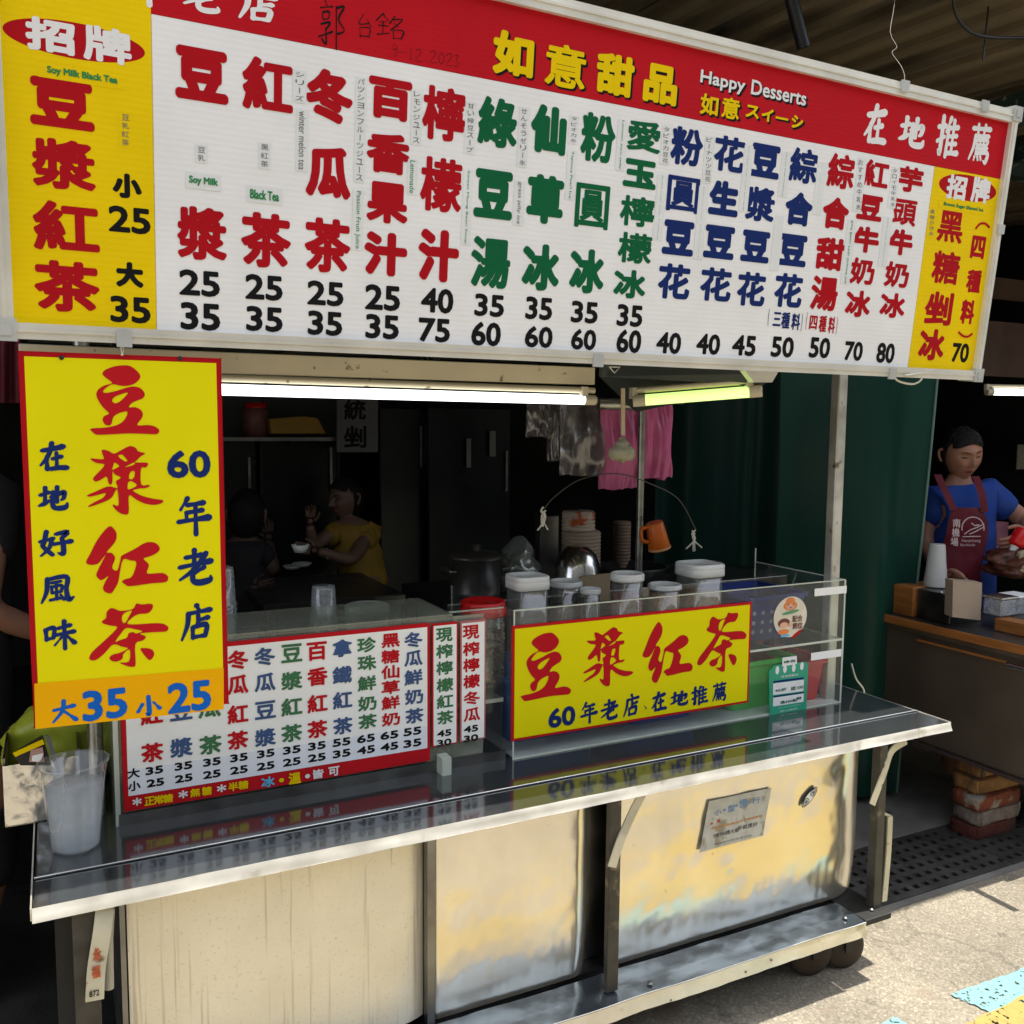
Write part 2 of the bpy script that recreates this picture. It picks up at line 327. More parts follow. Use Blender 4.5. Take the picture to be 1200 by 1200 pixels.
def stroke_glyph(strokes, fat=1.85):
    vs = []; fs = []; zz = 0
    for st in strokes:
        P = catmull([tuple(p) for p in st], 5) if len(st) > 2 else [st[0], tuple((a+b)/2 for a, b in zip(*st))[:2]+(min(st[0][2], st[1][2])*.82,), st[1]]
        base = len(vs); n = len(P); zz += 1
        for i, (x, y, w_) in enumerate(P):
            a = P[max(i-1, 0)]; b = P[min(i+1, n-1)]; t = Vector((b[0]-a[0], b[1]-a[1])); t.normalize() if t.length else None
            nx, ny = -t.y*w_*.5*fat, t.x*w_*.5*fat
            vs += [(x+nx, y+ny, zz), (x-nx, y-ny, zz)]
        fs += [(base+2*i, base+2*i+1, base+2*i+3, base+2*i+2) for i in range(n-1)]
        for (x, y, w_) in (P[0], P[-1]):
            b0 = len(vs); zz += 1
            vs += [(x+w_*.5*fat*math.cos(k*math.pi/4+.4), y+w_*.5*fat*(.85*math.sin(k*math.pi/4+.4)), zz) for k in range(8)]
            fs.append(tuple(range(b0, b0+8)))
    return [((x/100-.5), (.5-y/100), z*.000008) for x, y, z in vs], fs
for k_, l_ in OUT.items(): BRUSH_G[k_] = fill_outline(l_)
for k_, l_ in HANDW.items(): BRUSH_G['~'+k_] = stroke_glyph([[(x, y, 4.2+1.5*math.sin(x*.3+y*.2)) for x, y in st] for st in l_], 1.0)
for k_, l_ in STR.items(): BRUSH_G[k_] = stroke_glyph(l_)
def letter_part(name, pl, items, mats, parent, brush=False, label=None):
    """items: (string, cx, cy, w, h, dilate, material index[, rotated])"""
    mb_brush[0] = brush
    for it in items:
        mb = MB(); put_px(mb, pl, *it[:5], r=it[5], mi=0, rot=len(it) > 7 and it[7])
        o = mb.build('character', mats[it[6]], parent, label)
    mb_brush[0] = False
    return o

# ================================================================== SETTING
def ground_mat():
    m = bpy.data.materials.new('asphalt_speckle'); m.use_nodes = True
    N = m.node_tree.nodes; L = m.node_tree.links; b = N['Principled BSDF']; tc = N.new('ShaderNodeTexCoord')
    def nz(s_, d_=6):
        n = N.new('ShaderNodeTexNoise'); n.inputs['Scale'].default_value = s_; n.inputs['Detail'].default_value = d_; L.new(tc.outputs['Object'], n.inputs[0]); return n
    v = N.new('ShaderNodeTexVoronoi'); v.inputs['Scale'].default_value = 170; L.new(tc.outputs['Object'], v.inputs[0])
    cr = N.new('ShaderNodeValToRGB'); L.new(v.outputs['Color'], cr.inputs[0])
    cr.color_ramp.elements[0].color = (.20, .175, .13, 1); cr.color_ramp.elements[1].color = (.50, .45, .35, 1)
    e = cr.color_ramp.elements.new(.45); e.color = (.27, .235, .175, 1); e = cr.color_ramp.elements.new(.8); e.color = (.36, .315, .235, 1)
    big = nz(2.2); mr = N.new('ShaderNodeMapRange'); mr.inputs[1].default_value = .3; mr.inputs[2].default_value = .7; mr.inputs[3].default_value = .72; mr.inputs[4].default_value = 1.25; L.new(big.outputs[0], mr.inputs[0])
    mu = N.new('ShaderNodeVectorMath'); mu.operation = 'MULTIPLY'; L.new(cr.outputs[0], mu.inputs[0]); L.new(mr.outputs[0], mu.inputs[1])
    st = nz(5, 8); sr = N.new('ShaderNodeMapRange'); sr.inputs[1].default_value = .6; sr.inputs[2].default_value = .72; L.new(st.outputs[0], sr.inputs[0])
    mx = N.new('ShaderNodeMix'); mx.data_type = 'RGBA'; L.new(sr.outputs[0], mx.inputs[0]); L.new(mu.outputs[0], mx.inputs[6]); mx.inputs[7].default_value = (.26, .19, .13, 1)
    cv = N.new('ShaderNodeTexVoronoi'); cv.feature = 'DISTANCE_TO_EDGE'; cv.inputs['Scale'].default_value = 1.3
    dv = N.new('ShaderNodeVectorMath'); dv.operation = 'MULTIPLY_ADD'; wn = nz(6, 5); L.new(wn.outputs['Color'], dv.inputs[0]); dv.inputs[1].default_value = (.22, .22, .22); L.new(tc.outputs['Object'], dv.inputs[2]); L.new(dv.outputs[0], cv.inputs[0])
    ck = N.new('ShaderNodeMapRange'); ck.inputs[1].default_value = .0; ck.inputs[2].default_value = .012; ck.inputs[3].default_value = .72; ck.inputs[4].default_value = 1; L.new(cv.outputs[0], ck.inputs[0])
    gum = N.new('ShaderNodeTexVoronoi'); gum.inputs['Scale'].default_value = 7; L.new(tc.outputs['Object'], gum.inputs[0])
    gr = N.new('ShaderNodeMapRange'); gr.inputs[1].default_value = .09; gr.inputs[2].default_value = .13; gr.inputs[3].default_value = .72; gr.inputs[4].default_value = 1; L.new(gum.outputs[0], gr.inputs[0])
    m1 = N.new('ShaderNodeVectorMath'); m1.operation = 'MULTIPLY'; L.new(mx.outputs[2], m1.inputs[0]); L.new(ck.outputs[0], m1.inputs[1])
    m3 = N.new('ShaderNodeVectorMath'); m3.operation = 'MULTIPLY'; L.new(m1.outputs[0], m3.inputs[0]); L.new(gr.outputs[0], m3.inputs[1])
    L.new(m3.outputs[0], b.inputs['Base Color']); b.inputs['Roughness'].default_value = .85
    bn = nz(150, 4); bp = N.new('ShaderNodeBump'); bp.inputs['Strength'].default_value = .7; bp.inputs['Distance'].default_value = .004
    L.new(bn.outputs[0], bp.inputs['Height']); L.new(bp.outputs[0], b.inputs['Normal']); return m
GRD = ground_mat()
mb = MB(); mb.grid(lambda a, b: (-60+120*a, -60+120*b, 0), 8, 8); g = mb.build('street', GRD, kind='structure')
CONC = mat('concrete_slab', (.21, .20, .18), .85, var=.25, scale=7, bump=.3, bscale=120)
mb = MB(); mb.box((1.6, 2.38, .0), (3.6, 3.4, .012)); mb.build('concrete_apron', CONC, kind='structure')
mb = MB(); mb.box((-4, 2.05, .0), (1.0, 2.379, .004)); mb.box((-4, 2.38, .0), (1.599, 3.4, .010)); mb.build('shade_toned_pavement', mat('shade_toned_pavement', (.035, .033, .03), .6, var=.4, scale=5, bump=.3, bscale=90), kind='structure')  # pavement coloured near black to stand in for shade under and beside the cart
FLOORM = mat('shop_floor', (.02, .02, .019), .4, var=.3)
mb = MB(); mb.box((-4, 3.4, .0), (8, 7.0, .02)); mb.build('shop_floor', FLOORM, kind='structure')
def paint(name, col):
    m = mat(name, col, .75, var=.1, scale=30, bump=.3, bscale=150)
    N = m.node_tree.nodes; L = m.node_tree.links; b = N['Principled BSDF']; tc = N.new('ShaderNodeTexCoord')
    n = N.new('ShaderNodeTexNoise'); n.inputs['Scale'].default_value = 60; n.inputs['Detail'].default_value = 8; L.new(tc.outputs['Object'], n.inputs[0])
    r = N.new('ShaderNodeMapRange'); r.inputs[1].default_value = .36; r.inputs[2].default_value = .42; L.new(n.outputs[0], r.inputs[0]); L.new(r.outputs[0], b.inputs['Alpha']); return m
CYAN = paint('cyan_road_paint', (.22, .43, .44)); YPAINT = paint('yellow_road_paint', (.42, .31, .085)); WPAINT = paint('white_road_paint', (.5, .48, .42))
def jag(pts, z, amp=.006, n=7):
    out = []
    for i, p in enumerate(pts):
        q = pts[(i+1) % len(pts)]
        for k in range(n):
            t = k/n; out.append((p[0]+(q[0]-p[0])*t+random.uniform(-amp, amp), p[1]+(q[1]-p[1])*t+random.uniform(-amp, amp), z))
    return out
def flat(name, pts, z, m, amp=.006):
    mb = MB(); P = jag(pts, z, amp); mb.add(P, [list(range(len(P)))]); return mb.build(name, m, kind='structure')
def G(x, y): p = at(x, y, Z=0); return (p.x, p.y)
flat('cyan_road_marking', [G(1112,1166), G(1160,1150), G(1204,1134), (5, 1.25), (5, .9), (3.0, 1.35), G(1160,1187), G(1130,1174)], .004, CYAN, .004)
flat('cyan_road_patch', [G(1046,1193), G(1062,1199), (1.93, 1.5), (1.3, 1.5), (1.8, 1.61)], .004, CYAN, .004)
flat('yellow_road_marking', [G(1130,1204), G(1204,1167), (5, .82), (5, .35), (3.0, .85), (1.6, 1.18), (.1, 1.2), (.1, 1.34), (1.6, 1.36)], .008, YPAINT, .004)
# drain grates along the shop fronts
IRON = mat('cast_iron', (.085, .08, .075), .6, .3, var=.4, bump=.3, bscale=90)
def grate(x0, label):
    t = thing('drain_grate', label, 'drain grate', (x0, 2.06, 0), 'cast iron drain grates along the gutter')
    mb = MB(); n = 14; p = .05; rows = 6
    for j in range(rows+1): mb.box((x0, 2.06+j*.052-.013, .002), (x0+n*p-.006, 2.06+j*.052+.013, .010))
    for j in range(rows):
        sh = .025 if j % 2 else 0
        for i in range(n+1):
            a = x0+i*p-.013+sh; b = a+.026
            mb.box((max(a, x0), 2.06+j*.052+.013, .0025), (min(b, x0+n*p-.006), 2.06+(j+1)*.052-.013, .0095))
    mb.build('grate_bars', IRON, t)
    m2 = MB(); m2.box((x0, 2.045, .0012), (x0+n*p-.006, 2.379, .0018)); m2.build('drain_bottom', mat('drain_dark', (.004, .004, .004), .9), t); return t
for i, lb in enumerate(['drain grate hidden mostly beneath the steel cart', 'drain grate emerging beside the cart leg', 'drain grate in front of the brick stack', 'drain grate at the right edge of the photo beside the second stall']):
    grate(1.01+.7*i, lb)
mb = MB(); mb.box((-4, 2.02, .0), (6, 2.045, .006)); mb.build('gutter_edge', CONC, kind='structure')
# shop interior shell
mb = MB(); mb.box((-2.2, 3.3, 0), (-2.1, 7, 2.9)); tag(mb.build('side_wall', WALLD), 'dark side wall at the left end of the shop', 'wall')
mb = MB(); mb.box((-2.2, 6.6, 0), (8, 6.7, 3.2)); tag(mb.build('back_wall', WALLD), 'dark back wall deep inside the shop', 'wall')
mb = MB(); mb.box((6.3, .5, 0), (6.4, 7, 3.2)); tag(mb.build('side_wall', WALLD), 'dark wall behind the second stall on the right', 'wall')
UPPER = mat('upper_wall', (.12, .12, .11), .8)
mb = MB(); mb.box((-3, 2.6, 3.35), (8, 2.8, 6.5)); mb.build('building_upper_wall', UPPER, kind='structure')
OPP = mat('pale_render', (.22, .205, .18), .8, var=.2, scale=1.5)
opp = thing('added_opposite_building', 'unseen pale building row added across the street to block low sky light', 'building', (1, -6.5, 0))  # unseen row, added to keep low sky light out of the shop
mb = MB(); mb.box((-14, -7.5, 0), (18, -6.5, 6.2)); mb.build('wall', OPP, opp)
for i in range(9):
    mb = MB(); mb.box((-13.2+3.4*i, -6.52, .02), (-10.6+3.4*i, -6.44, 2.5)); mb.build('shopfront', DARK, opp)
    mb = MB(); mb.box((-12.9+3.4*i, -6.52, 3.6), (-11.1+3.4*i, -6.45, 5.0)); mb.build('window', STEELD, opp)
mb = MB(); mb.box((-14, -6.45, 2.7), (18, -5.4, 2.78)); mb.build('awning', mat('street_awning', (.10, .14, .12), .6), opp)
mb = MB(); mb.box((-2.4, 2.2, 0), (-2.3, 3.3, 2.9)); tag(mb.build('side_wall', WALLD), 'dark pier at the front left corner of the shop', 'wall')
# corrugated canopy roof
RUST = mat('canopy_sheet', (.17, .13, .08), .6, .15, var=.3, scale=5, dirt=((.03, .025, .02), 3.5, .50, .18, (1, .35, 1)), stretch=(1, .3, 1))
t = thing('canopy_roof', 'brownish corrugated sheet canopy roof above the menu sign', 'canopy', (2, 1.9, 2.9))
def roofz(y): return 2.9+(y-1.9)*.06
for k in range(9):
    x0 = -3+k*1.2
    def fn(a, b, x0=x0, k=k):
        x = x0+1.26*a; y = 1.9+4.8*b; ph = (x % .15)/.15
        h = .028*max(0, min(1, (abs(ph-.5)-.15)/.12)); return (x, y, roofz(y)+h+.004*(k % 2))
    mb = MB(); mb.grid(fn, 101, 3, smooth=False); mb.build('roof_sheet', RUST, t)
GB = mat('green_steel_beam', (.028, .05, .045), .5, .2, var=.4, dirt=((.35, .38, .33), 22, .62, .1))
for (a, b, n_) in (((-3, 3.05), (8, 3.12), 'cross_beam'), ((-3, 4.6), (8, 4.68), 'cross_beam')):
    mb = MB(); mb.box((a[0], a[1], roofz(a[1])-.12), (b[0], b[1], roofz(a[1])-.01)); mb.build(n_, GB, t)
for x in (3.35, 3.85): mb = MB(); mb.box((x, 1.95, 2.78), (x+.08, 6.0, 2.885)); mb.build('rafter', GB, t)
mb = MB(); mb.box((3.0, 1.86, 2.93), (7, 1.96, 2.99)); mb.build('edge_trim', GB, t)
mb = MB(); mb.tube([at(920, -30, Y=2.1), at(942, 56, Y=2.1)], .019, 12); tag(mb.build('hanging_pipe', BLACKP), 'short black pipe hanging from the canopy above the menu sign', 'pipe')
mb = MB(); P = [at(x_, y_, Y=1.95-.3*k_/7) for k_, (x_, y_) in enumerate([(1049, -40), (1048, 5), (1043, 38), (1051, 55), (1045, 62), (1056, 78), (1060, 92), (1055, 104)])]
mb.tube(catmull(P, 3), .0014, 5); tag(mb.build('hanging_wire', mat('old_wire', (.07, .055, .04), .5, .5)), 'twisted wire from the canopy down to the top of the menu sign', 'wire')
mb = MB(); mb.tube(catmull([at(1115,-20,Y=1.97), at(1122,20,Y=2.0), at(1150,42,Y=2.0), at(1215,44,Y=2.0)], 6), .005, 6); tag(mb.build('power_cable', BLACKP), 'black cable looping under the canopy in the top right corner', 'cable')
mb = MB(); mb.tube([at(1160,-10,Y=2.02), at(1152,70,Y=2.02)], .003, 6); tag(mb.build('support_rod', BLACKP), 'thin rod hanging beside the looping black cable', 'rod')

# ================================================================== BIG MENU SIGN
TI = R_(5.98)
SP = Plane((-.057, 1.70, 1.744), (1, 0, 0), (0, -math.sin(TI), math.cos(TI)))
uL = SP.px(13, 300)[0]; vB = SP.px(600, 407)[1]; uR, vTr = SP.px(1183, 144.4); uR = (uR+SP.px(1138, 433)[0])/2; vT = SP.px(1183, 144.4)[1]
def sp_box(mb, u0, v0, u1, v1, n0, n1, mi=0):
    ps = [SP.P(u, v, n) for n in (n0, n1) for u, v in ((u0, v0), (u1, v0), (u1, v1), (u0, v1))]
    return mb.add(ps, [(0,3,2,1),(4,5,6,7),(0,1,5,4),(1,2,6,5),(2,3,7,6),(3,0,4,7)], mi)
sign = thing('menu_sign', 'large overhead menu sign of drinks and desserts with red header and two yellow end panels', 'sign', SP.P(1.2, 0))
def fluted(name, col):
    m = mat(name, col, .65, spec=.06, var=.04); N = m.node_tree.nodes; L = m.node_tree.links; b = N['Principled BSDF']
    tc = N.new('ShaderNodeTexCoord'); wv = N.new('ShaderNodeTexWave'); wv.bands_direction = 'Z'; wv.inputs['Scale'].default_value = 32; L.new(tc.outputs['Object'], wv.inputs[0])
    bp = N.new('ShaderNodeBump'); bp.inputs['Strength'].default_value = .2; bp.inputs['Distance'].default_value = .001; L.new(wv.outputs[0], bp.inputs['Height']); L.new(bp.outputs[0], b.inputs['Normal'])
    return m
S_W = fluted('fluted_white', (.84, .84, .84)); S_R = fluted('fluted_red', (.50, .01, .018)); S_Y = fluted('fluted_yellow', (.84, .60, .004))
mb = MB(); sp_box(mb, uL-.004, vB-.004, uR+.004, vT+.004, -.03, -.002); mb.build('backing_board', S_W, sign)
vH = SP.px(700, 117.5)[1]; uY0 = SP.px(180, 200)[0]; uY1 = SP.px(1080, 310)[0]
mb = MB(); sp_box(mb, uY0, vH, uR, vT, -.002, .0); mb.build('red_header', S_R, sign)
mb = MB(); sp_box(mb, uY0+.001, vB, uY1-.001, vH-.001, -.002, .0); mb.build('white_panel', S_W, sign)
mb = MB(); sp_box(mb, uL, vB, uY0, vT-.0, -.002, .0003); mb.build('yellow_panel', S_Y, sign, 'yellow end panel listing soy milk black tea')
mb = MB(); sp_box(mb, uY1, vB, uR, vH-.001, -.002, .0003); mb.build('yellow_panel', S_Y, sign, 'yellow end panel listing brown sugar shaved ice')
# the header patch under the main title is a slightly different print
mb = MB(); sp_box(mb, SP.px(537, 50)[0], vH, SP.px(978, 130)[0], vT-.001, .0001, .0003); mb.build('title_sheet', S_R, sign)
mb = MB(); sp_box(mb, uL, vH+.004, uY0-.0, vT, .0004, .0007); 
# frame
FWB = .028
def bar(u0, v0, u1, v1, nm):
    mb = MB(); sp_box(mb, u0, v0, u1, v1, -.035, .012)
    if u1-u0 > v1-v0: sp_box(mb, u0, v0+(v1-v0)*.45, u1, v0+(v1-v0)*.62, .012, .0145)
    else: sp_box(mb, u0+(u1-u0)*.4, v0, u0+(u1-u0)*.6, v1, .012, .0145)
    return mb.build(nm, FRAME, sign)
bar(uL-.026, vB-.026, uR+.026, vB, 'frame_rail'); bar(uL-.026, vT, uR+.026, vT+.03, 'frame_rail')
bar(uL-.026, vB, uL, vT, 'frame_stile'); bar(uR, vB, uR+.022, vT, 'frame_stile')
CLIP = mat('grey_clip', (.45, .46, .44), .4)
for (u, v) in ((uL-.03, vB-.03), (uR-.004, vB-.03), (uR-.004, vT+.004)):
    mb = MB(); sp_box(mb, u, v, u+.034, v+.036, -.037, .016); sp_box(mb, u+.009, v+.009, u+.026, v+.027, .016, .018); mb.build('corner_bracket', CLIP, sign)
for x, y in ((145, 398), (697, 420), (1040, 440), (1055, 100), (1148, 128)):
    u, v = SP.px(x, y); v = vB-.028 if y > 300 else vT+.012
    mb = MB(); sp_box(mb, u-.012, v-.004, u+.012, v+.022, .012, .018); mb.build('frame_clip', CLIP, sign)
u, v = SP.px(1172, 270); mb = MB(); sp_box(mb, uR-.001, v-.012, uR+.024, v+.012, .012, .018); mb.build('frame_clip', CLIP, sign)
# red ovals
def oval(cx, cy, w_, h):
    mb = MB(); u, v = SP.px(cx, cy); W, H = SP.size(u, v, w_, h)
    mb.add([SP.P(u+W/2*math.cos(a*math.pi/24), v+H/2*math.sin(a*math.pi/24), .0004) for a in range(48)], [list(range(48))]); mb.build('red_oval', DRED, sign)
oval(89, 48, 168, 72); oval(1134.4, 220.5, 71, 42)
MS = [DRED, GRN, NAVY, BLK, WHT, YEL, GREY, MGRN]      # material slots
rd, gn, nv, bk, wh, ye, gy, mg = range(8)
B = .045
def col_item(name, chars, prices):
    THIN = {'圓': .026, '愛': .036, '頭': .034, '黑': .034, '檬': .036, '檸': .038, '糖': .036, '綜': .04}
    items = [(c, x, y, w_, h, THIN[c] if c in THIN else .068 if len(glyph(c)[0]) < 45 else .056 if len(glyph(c)[0]) < 75 else .044, ci) for (c, x, y, w_, h, ci) in chars]
    items += [(c, x, y, w_, h, .045, bk) for (c, x, y, w_, h) in prices]
    return letter_part('lettering', SP, items, MS, sign)
col_item('a', [('豆',73,122,78,68,rd),('漿',75,193,77,68,rd),('紅',78,266,80,66,rd),('茶',79,336,79,65,rd),('小',149,218,35,33,bk),('大',152,322,33,32,bk)], [('25',152,258,50,36),('35',153,363,48,34)])
letter_part('lettering', SP, [('招',59,42,60,50,.06,wh),('牌',126,53,58,52,.05,wh)], MS, sign)
W2 = [
 ([('豆',236.7,88,63,73,rd),('漿',237,274,59,68,rd)], [('25',234,332,48,34),('35',235,371,47,35)]),
 ([('紅',314,100,60,73,rd),('茶',312,282,59,70,rd)], [('25',309.5,337,44,33),('35',310,374,43,32)]),
 ([('冬',386,113,57,72,rd),('瓜',385,202,54,68,rd),('茶',384,288,55,69,rd)], [('25',381.5,344,43,32),('35',381,379,41,31)]),
 ([('百',457.5,116.5,52,57,rd),('香',455,180,52,55,rd),('果',454,238,50,54,rd),('汁',452,298,52,56,rd)], [('25',448.5,349,42,33),('35',448,383,40,31)]),
 ([('檸',520.5,134,53,72,rd),('檬',517,217,51,70,rd),('汁',514,300,50,66,rd)], [('40',512.5,352.5,39,32),('75',509,387,38,30)]),
 ([('綠',583.5,144,49,66,gn),('豆',578.5,228,48,63,gn),('湯',575,308,49,64,gn)], [('35',573.5,358,36,29),('60',569.7,391.5,36,30)]),
 ([('仙',643,152,45,64,gn),('草',639,234,46,63,gn),('冰',634,313.5,47,59,gn)], [('35',631.6,361.5,33,29),('60',631.4,395,34,27)]),
 ([('粉',701,162,44,64,gn),('圓',694,242,43,57,gn),('冰',688,318,44,56,gn)], [('35',685,366,33,28),('60',684,398,31,26)]),
 ([('愛',755,160,42,43,gn),('玉',750,204,41,39,gn),('檸',747,248,43,41,gn),('檬',744,291,42,40,gn),('冰',738,333,40,37,gn)], [('35',738,370,32,28),('60',737,400,31,29)]),
 ([('粉',805,172,41,51,nv),('圓',800.5,228,41,47,nv),('豆',795,279,40,45,nv),('花',790,330,41,45,nv)], [('40',783.7,402,31,27)]),
 ([('花',855,181,40,48,nv),('生',848.5,232.6,38.5,46,nv),('豆',843,284,39.5,43,nv),('花',839,333.6,40,43,nv)], [('40',830,403.5,30,26)]),
 ([('豆',897,189,38,45,nv),('漿',891,239.6,38,45,nv),('豆',885.4,289,37,41,nv),('花',880.5,339,37,43,nv)], [('45',872,405,30,26)]),
 ([('綜',941.7,194.5,37,46.5,nv),('合',936,245,36,44,nv),('豆',929,293.4,37,41,nv),('花',924,340.6,37,43,nv)], [('50',917,406.7,29,26)]),
 ([('綜',985.7,201,36,46,rd),('合',979.3,250,35,42,rd),('甜',972.7,297.7,37,42,rd),('湯',966,344,36,43,rd)], [('50',960.6,407.6,27,26)]),
 ([('紅',1026,204,34.5,37.5,rd),('豆',1019.4,243.7,33,34,rd),('牛',1015,281,34,34.5,rd),('奶',1010.6,318,32,34,rd),('冰',1005.4,356,33,34,rd)], [('70',1000.3,411.5,24,24)]),
 ([('芋',1067,210.6,33,35,rd),('頭',1060,249,32,34.5,rd),('牛',1056,284,31,34,rd),('奶',1051,322,32,33,rd),('冰',1046,358,33,32,rd)], [('80',1037.8,413.8,24,25)]),
 ([('黑',1114,266,34.5,41,rd),('糖',1108.5,313.7,37,42,rd),('剉',1100,361.5,37.5,42,rd),('冰',1091.8,404,35,39,rd),('四',1146,290,20,29,rd),('種',1141,329.6,20.6,29,rd),('料',1133.8,365.6,20,30,rd)], [('70',1125.4,413.4,23,24)])]
for ch, pr in W2: col_item('c', ch, pr)
letter_part('lettering', SP, [('三',919.5-9,374,11,17,.04,nv),('種',919.5+1,375.5,12,20,.04,nv),('料',919.5+13,377,12,20,.04,nv),('(',900.5,372,5,21,.04,nv),(')',939.5,378,5,21,.04,nv),
 ('四',961-8,378,11,17,.04,rd),('種',961+3,379.5,11,20,.04,rd),('料',961+13.5,381,10,20,.04,rd),('(',945,376,5,21,.04,rd),(')',980.5,382,5,21,.04,rd)], MS, sign)
letter_part('lettering', SP, [('招',1121,219.7,27,33,.05,wh),('牌',1149.4,223,26,34,.05,wh)], MS, sign)
for pts in ([(1143, 268), (1148, 262.5), (1154, 262), (1159, 266.5)], [(1123, 389), (1128, 393.5), (1134, 394.5), (1139, 391)]):
    mb = MB(); mb.tube([SP.P(*SP.px(*q), .0) for q in catmull(pts, 5)], .0032, 6); mb.build('character', DRED, sign)
def shadowed(items):      # yellow / white title with a black edge printed under it
    letter_part('lettering', SP, [(i[0], i[1]+1.6, i[2]+2.0, i[3]+2, i[4]+2, i[5]+.025, bk) for i in items], MS, sign)
    for it in items: mb = MB(); put_px(mb, SP, *it[:5], r=it[5], n=.0009); mb.build('character', MS[it[6]], sign)
shadowed([('如',601.7,64,50,62,.055,ye),('意',662.7,78,50,60,.03,ye),('甜',721,88,47,57,.055,ye),('品',774,99,43,54,.055,ye),
 ('Happy',847,97,54,31,.03,wh),('Desserts',913,109,66,31.5,.03,wh),('如',831,123,23,29,.035,ye),('意',856,127,23,29,.03,ye),('ス',881.5,131,17,18,.05,ye),('イ',899,135,15,18,.05,ye),('ー',916,139,16,16,.05,ye),('シ',934,143,15,18,.05,ye)])
letter_part('lettering', SP, [('在',1026,146,33,53,0,wh),('地',1069.7,154,36,45,0,wh),('推',1111,161,32,54,0,wh),('薦',1148.4,168.7,30,50,0,wh),
 ('店',303,8,46,46,0,wh),('老',236,-4,44,46,0,wh),('年',172,-17,46,56,0,wh)], MS, sign, brush=True)
letter_part('lettering', SP, [('~郭',391,30,36,62,0,bk),('~台',428,31,22,32,0,bk),('~銘',458,32,36,36,0,bk)]+[('~'+c_,463+i_*9.3+(8 if i_ > 3 else 0),60+i_*1.7,11,17 if c_ != '-' else 8,0,bk) for i_, c_ in enumerate('9-122023')], MS, sign, True, label='thin black marker handwriting on the red header')
# little translation stickers
def stick(s_, x, y0, y1, w_, ci, vert_latin=False):
    """vertical run of small characters centred on x between y0 and y1"""
    items = []
    if vert_latin: items.append((s_, x, (y0+y1)/2, w_, y1-y0, .0, ci, True))
    else:
        n = len(s_); h = (y1-y0)/n
        for i, c in enumerate(s_):
            yy = y0+h*(i+.5); items.append((c, x+(y0+h*n/2-yy)*.03*(x/600), yy, w_, min(h*.86, w_*1.15), 0, ci, c == 'ー'))
    mb = MB(); u0, v0 = SP.px(x-w_*.8, y0-2); u1, v1 = SP.px(x+w_*.8, y1+2)
    um = (u0+u1)/2; hw = abs(SP.px(x+w_*.8, (y0+y1)/2)[0]-SP.px(x, (y0+y1)/2)[0])
    sp_box(mb, um-hw, v1, um+hw, v0, .0003, .0008); st = mb.build('translation_sticker', TAPE if x > 180 and x < 1085 else S_Y, sign)
    m2 = MB()
    for it in items: put_px(m2, SP, *it[:5], r=0, mi=it[6], rot=len(it) > 7 and it[7], n=.0013)
    m2.build('print', MS, st)
stick('豆乳紅茶', 147, 133, 172, 9, gy); stick('豆乳', 236, 171, 190, 9, gy); stick('黑紅茶', 310, 168, 197, 9, gy)
stick('シリーズ', 351, 83, 120, 10, gy); stick('winter melon tea', 354, 130, 200, 9, gy, True)
stick('パッションフルーツジュース', 422, 91, 213, 8, gy); stick('Passion Fruit Juice', 419, 224, 292, 8, mg, True)
stick('レモンジュース', 488, 106, 169, 8, gy); stick('Lemonade', 483, 188, 227, 7, mg, True)
stick('甘い緑豆スープ', 551, 120, 180, 8, gy); stick('Sweet Mung Bean Soup', 547, 200, 286, 7, mg, True)
stick('せんそうゼリー氷', 613, 126, 195, 7.5, gy); stick('grass jelly ice', 608, 213, 263, 8, gy, True)
stick('タピオカ氷', 672, 136, 168, 7, gy); stick('Tapioca Pearl Ice', 669, 177, 233, 7, mg, True)
stick('Lemon aiyu jelly', 728, 141, 199, 7, mg, True); stick('タピオカ豆花', 780, 148, 192, 7, gy); stick('Boba with Tofu Pudding', 773, 206, 281, 7, mg, True)
stick('ピーナッツ豆花', 830, 160, 214, 7, gy); stick('Peanuts with Tofu Pudding', 821, 219, 303, 7, mg, True)
stick('Soy Milk with Tofu Pudding', 874, 171, 247, 6.5, mg, True); stick('Mixed Tofu Pudding', 919, 179, 230, 6.5, mg, True); stick('Pick three side dishes', 910, 254, 316, 6.5, mg, True)
stick('Pick four side dishes', 960, 191, 251, 6.5, mg, True); stick('おすすめ牛乳氷', 1007, 186, 247, 6.5, gy); stick('Red Bean Milk Shaved Ice', 994, 259, 332, 6.5, mg, True)
stick('タロイモ牛乳氷', 1047, 197, 243, 6, gy); stick('Taro Milk Shaved Ice', 1037, 255, 312, 6.5, mg, True); stick('黒糖かき氷', 1091.6, 245, 277, 6, gy)
def hstick(s_, cx, cy, w_, h, m_):
    u, v = SP.px(cx, cy); W, H = SP.size(u, v, w_, h+.18*w_) if cx < 400 else SP.size(u, v, w_, h+.15*w_)
    mb = MB(); sp_box(mb, u-W*.62, v-H*.85, u+W*.62, v+H*.85, .0003, .0008); st = mb.build('translation_sticker', m_, sign)
    m2 = MB(); put(m2, SP, s_, u, v, W, H, .0006, .0013, mg); m2.build('print', MS, st)
hstick('Soy Milk Black Tea', 97, 89, 83, 9, S_Y); hstick('Soy Milk', 238.5, 213, 34, 9, TAPE); hstick('Black Tea', 310, 229, 34, 9, TAPE); hstick('Brown Sugar Shaved Ice', 1129, 243, 47, 6, S_Y)

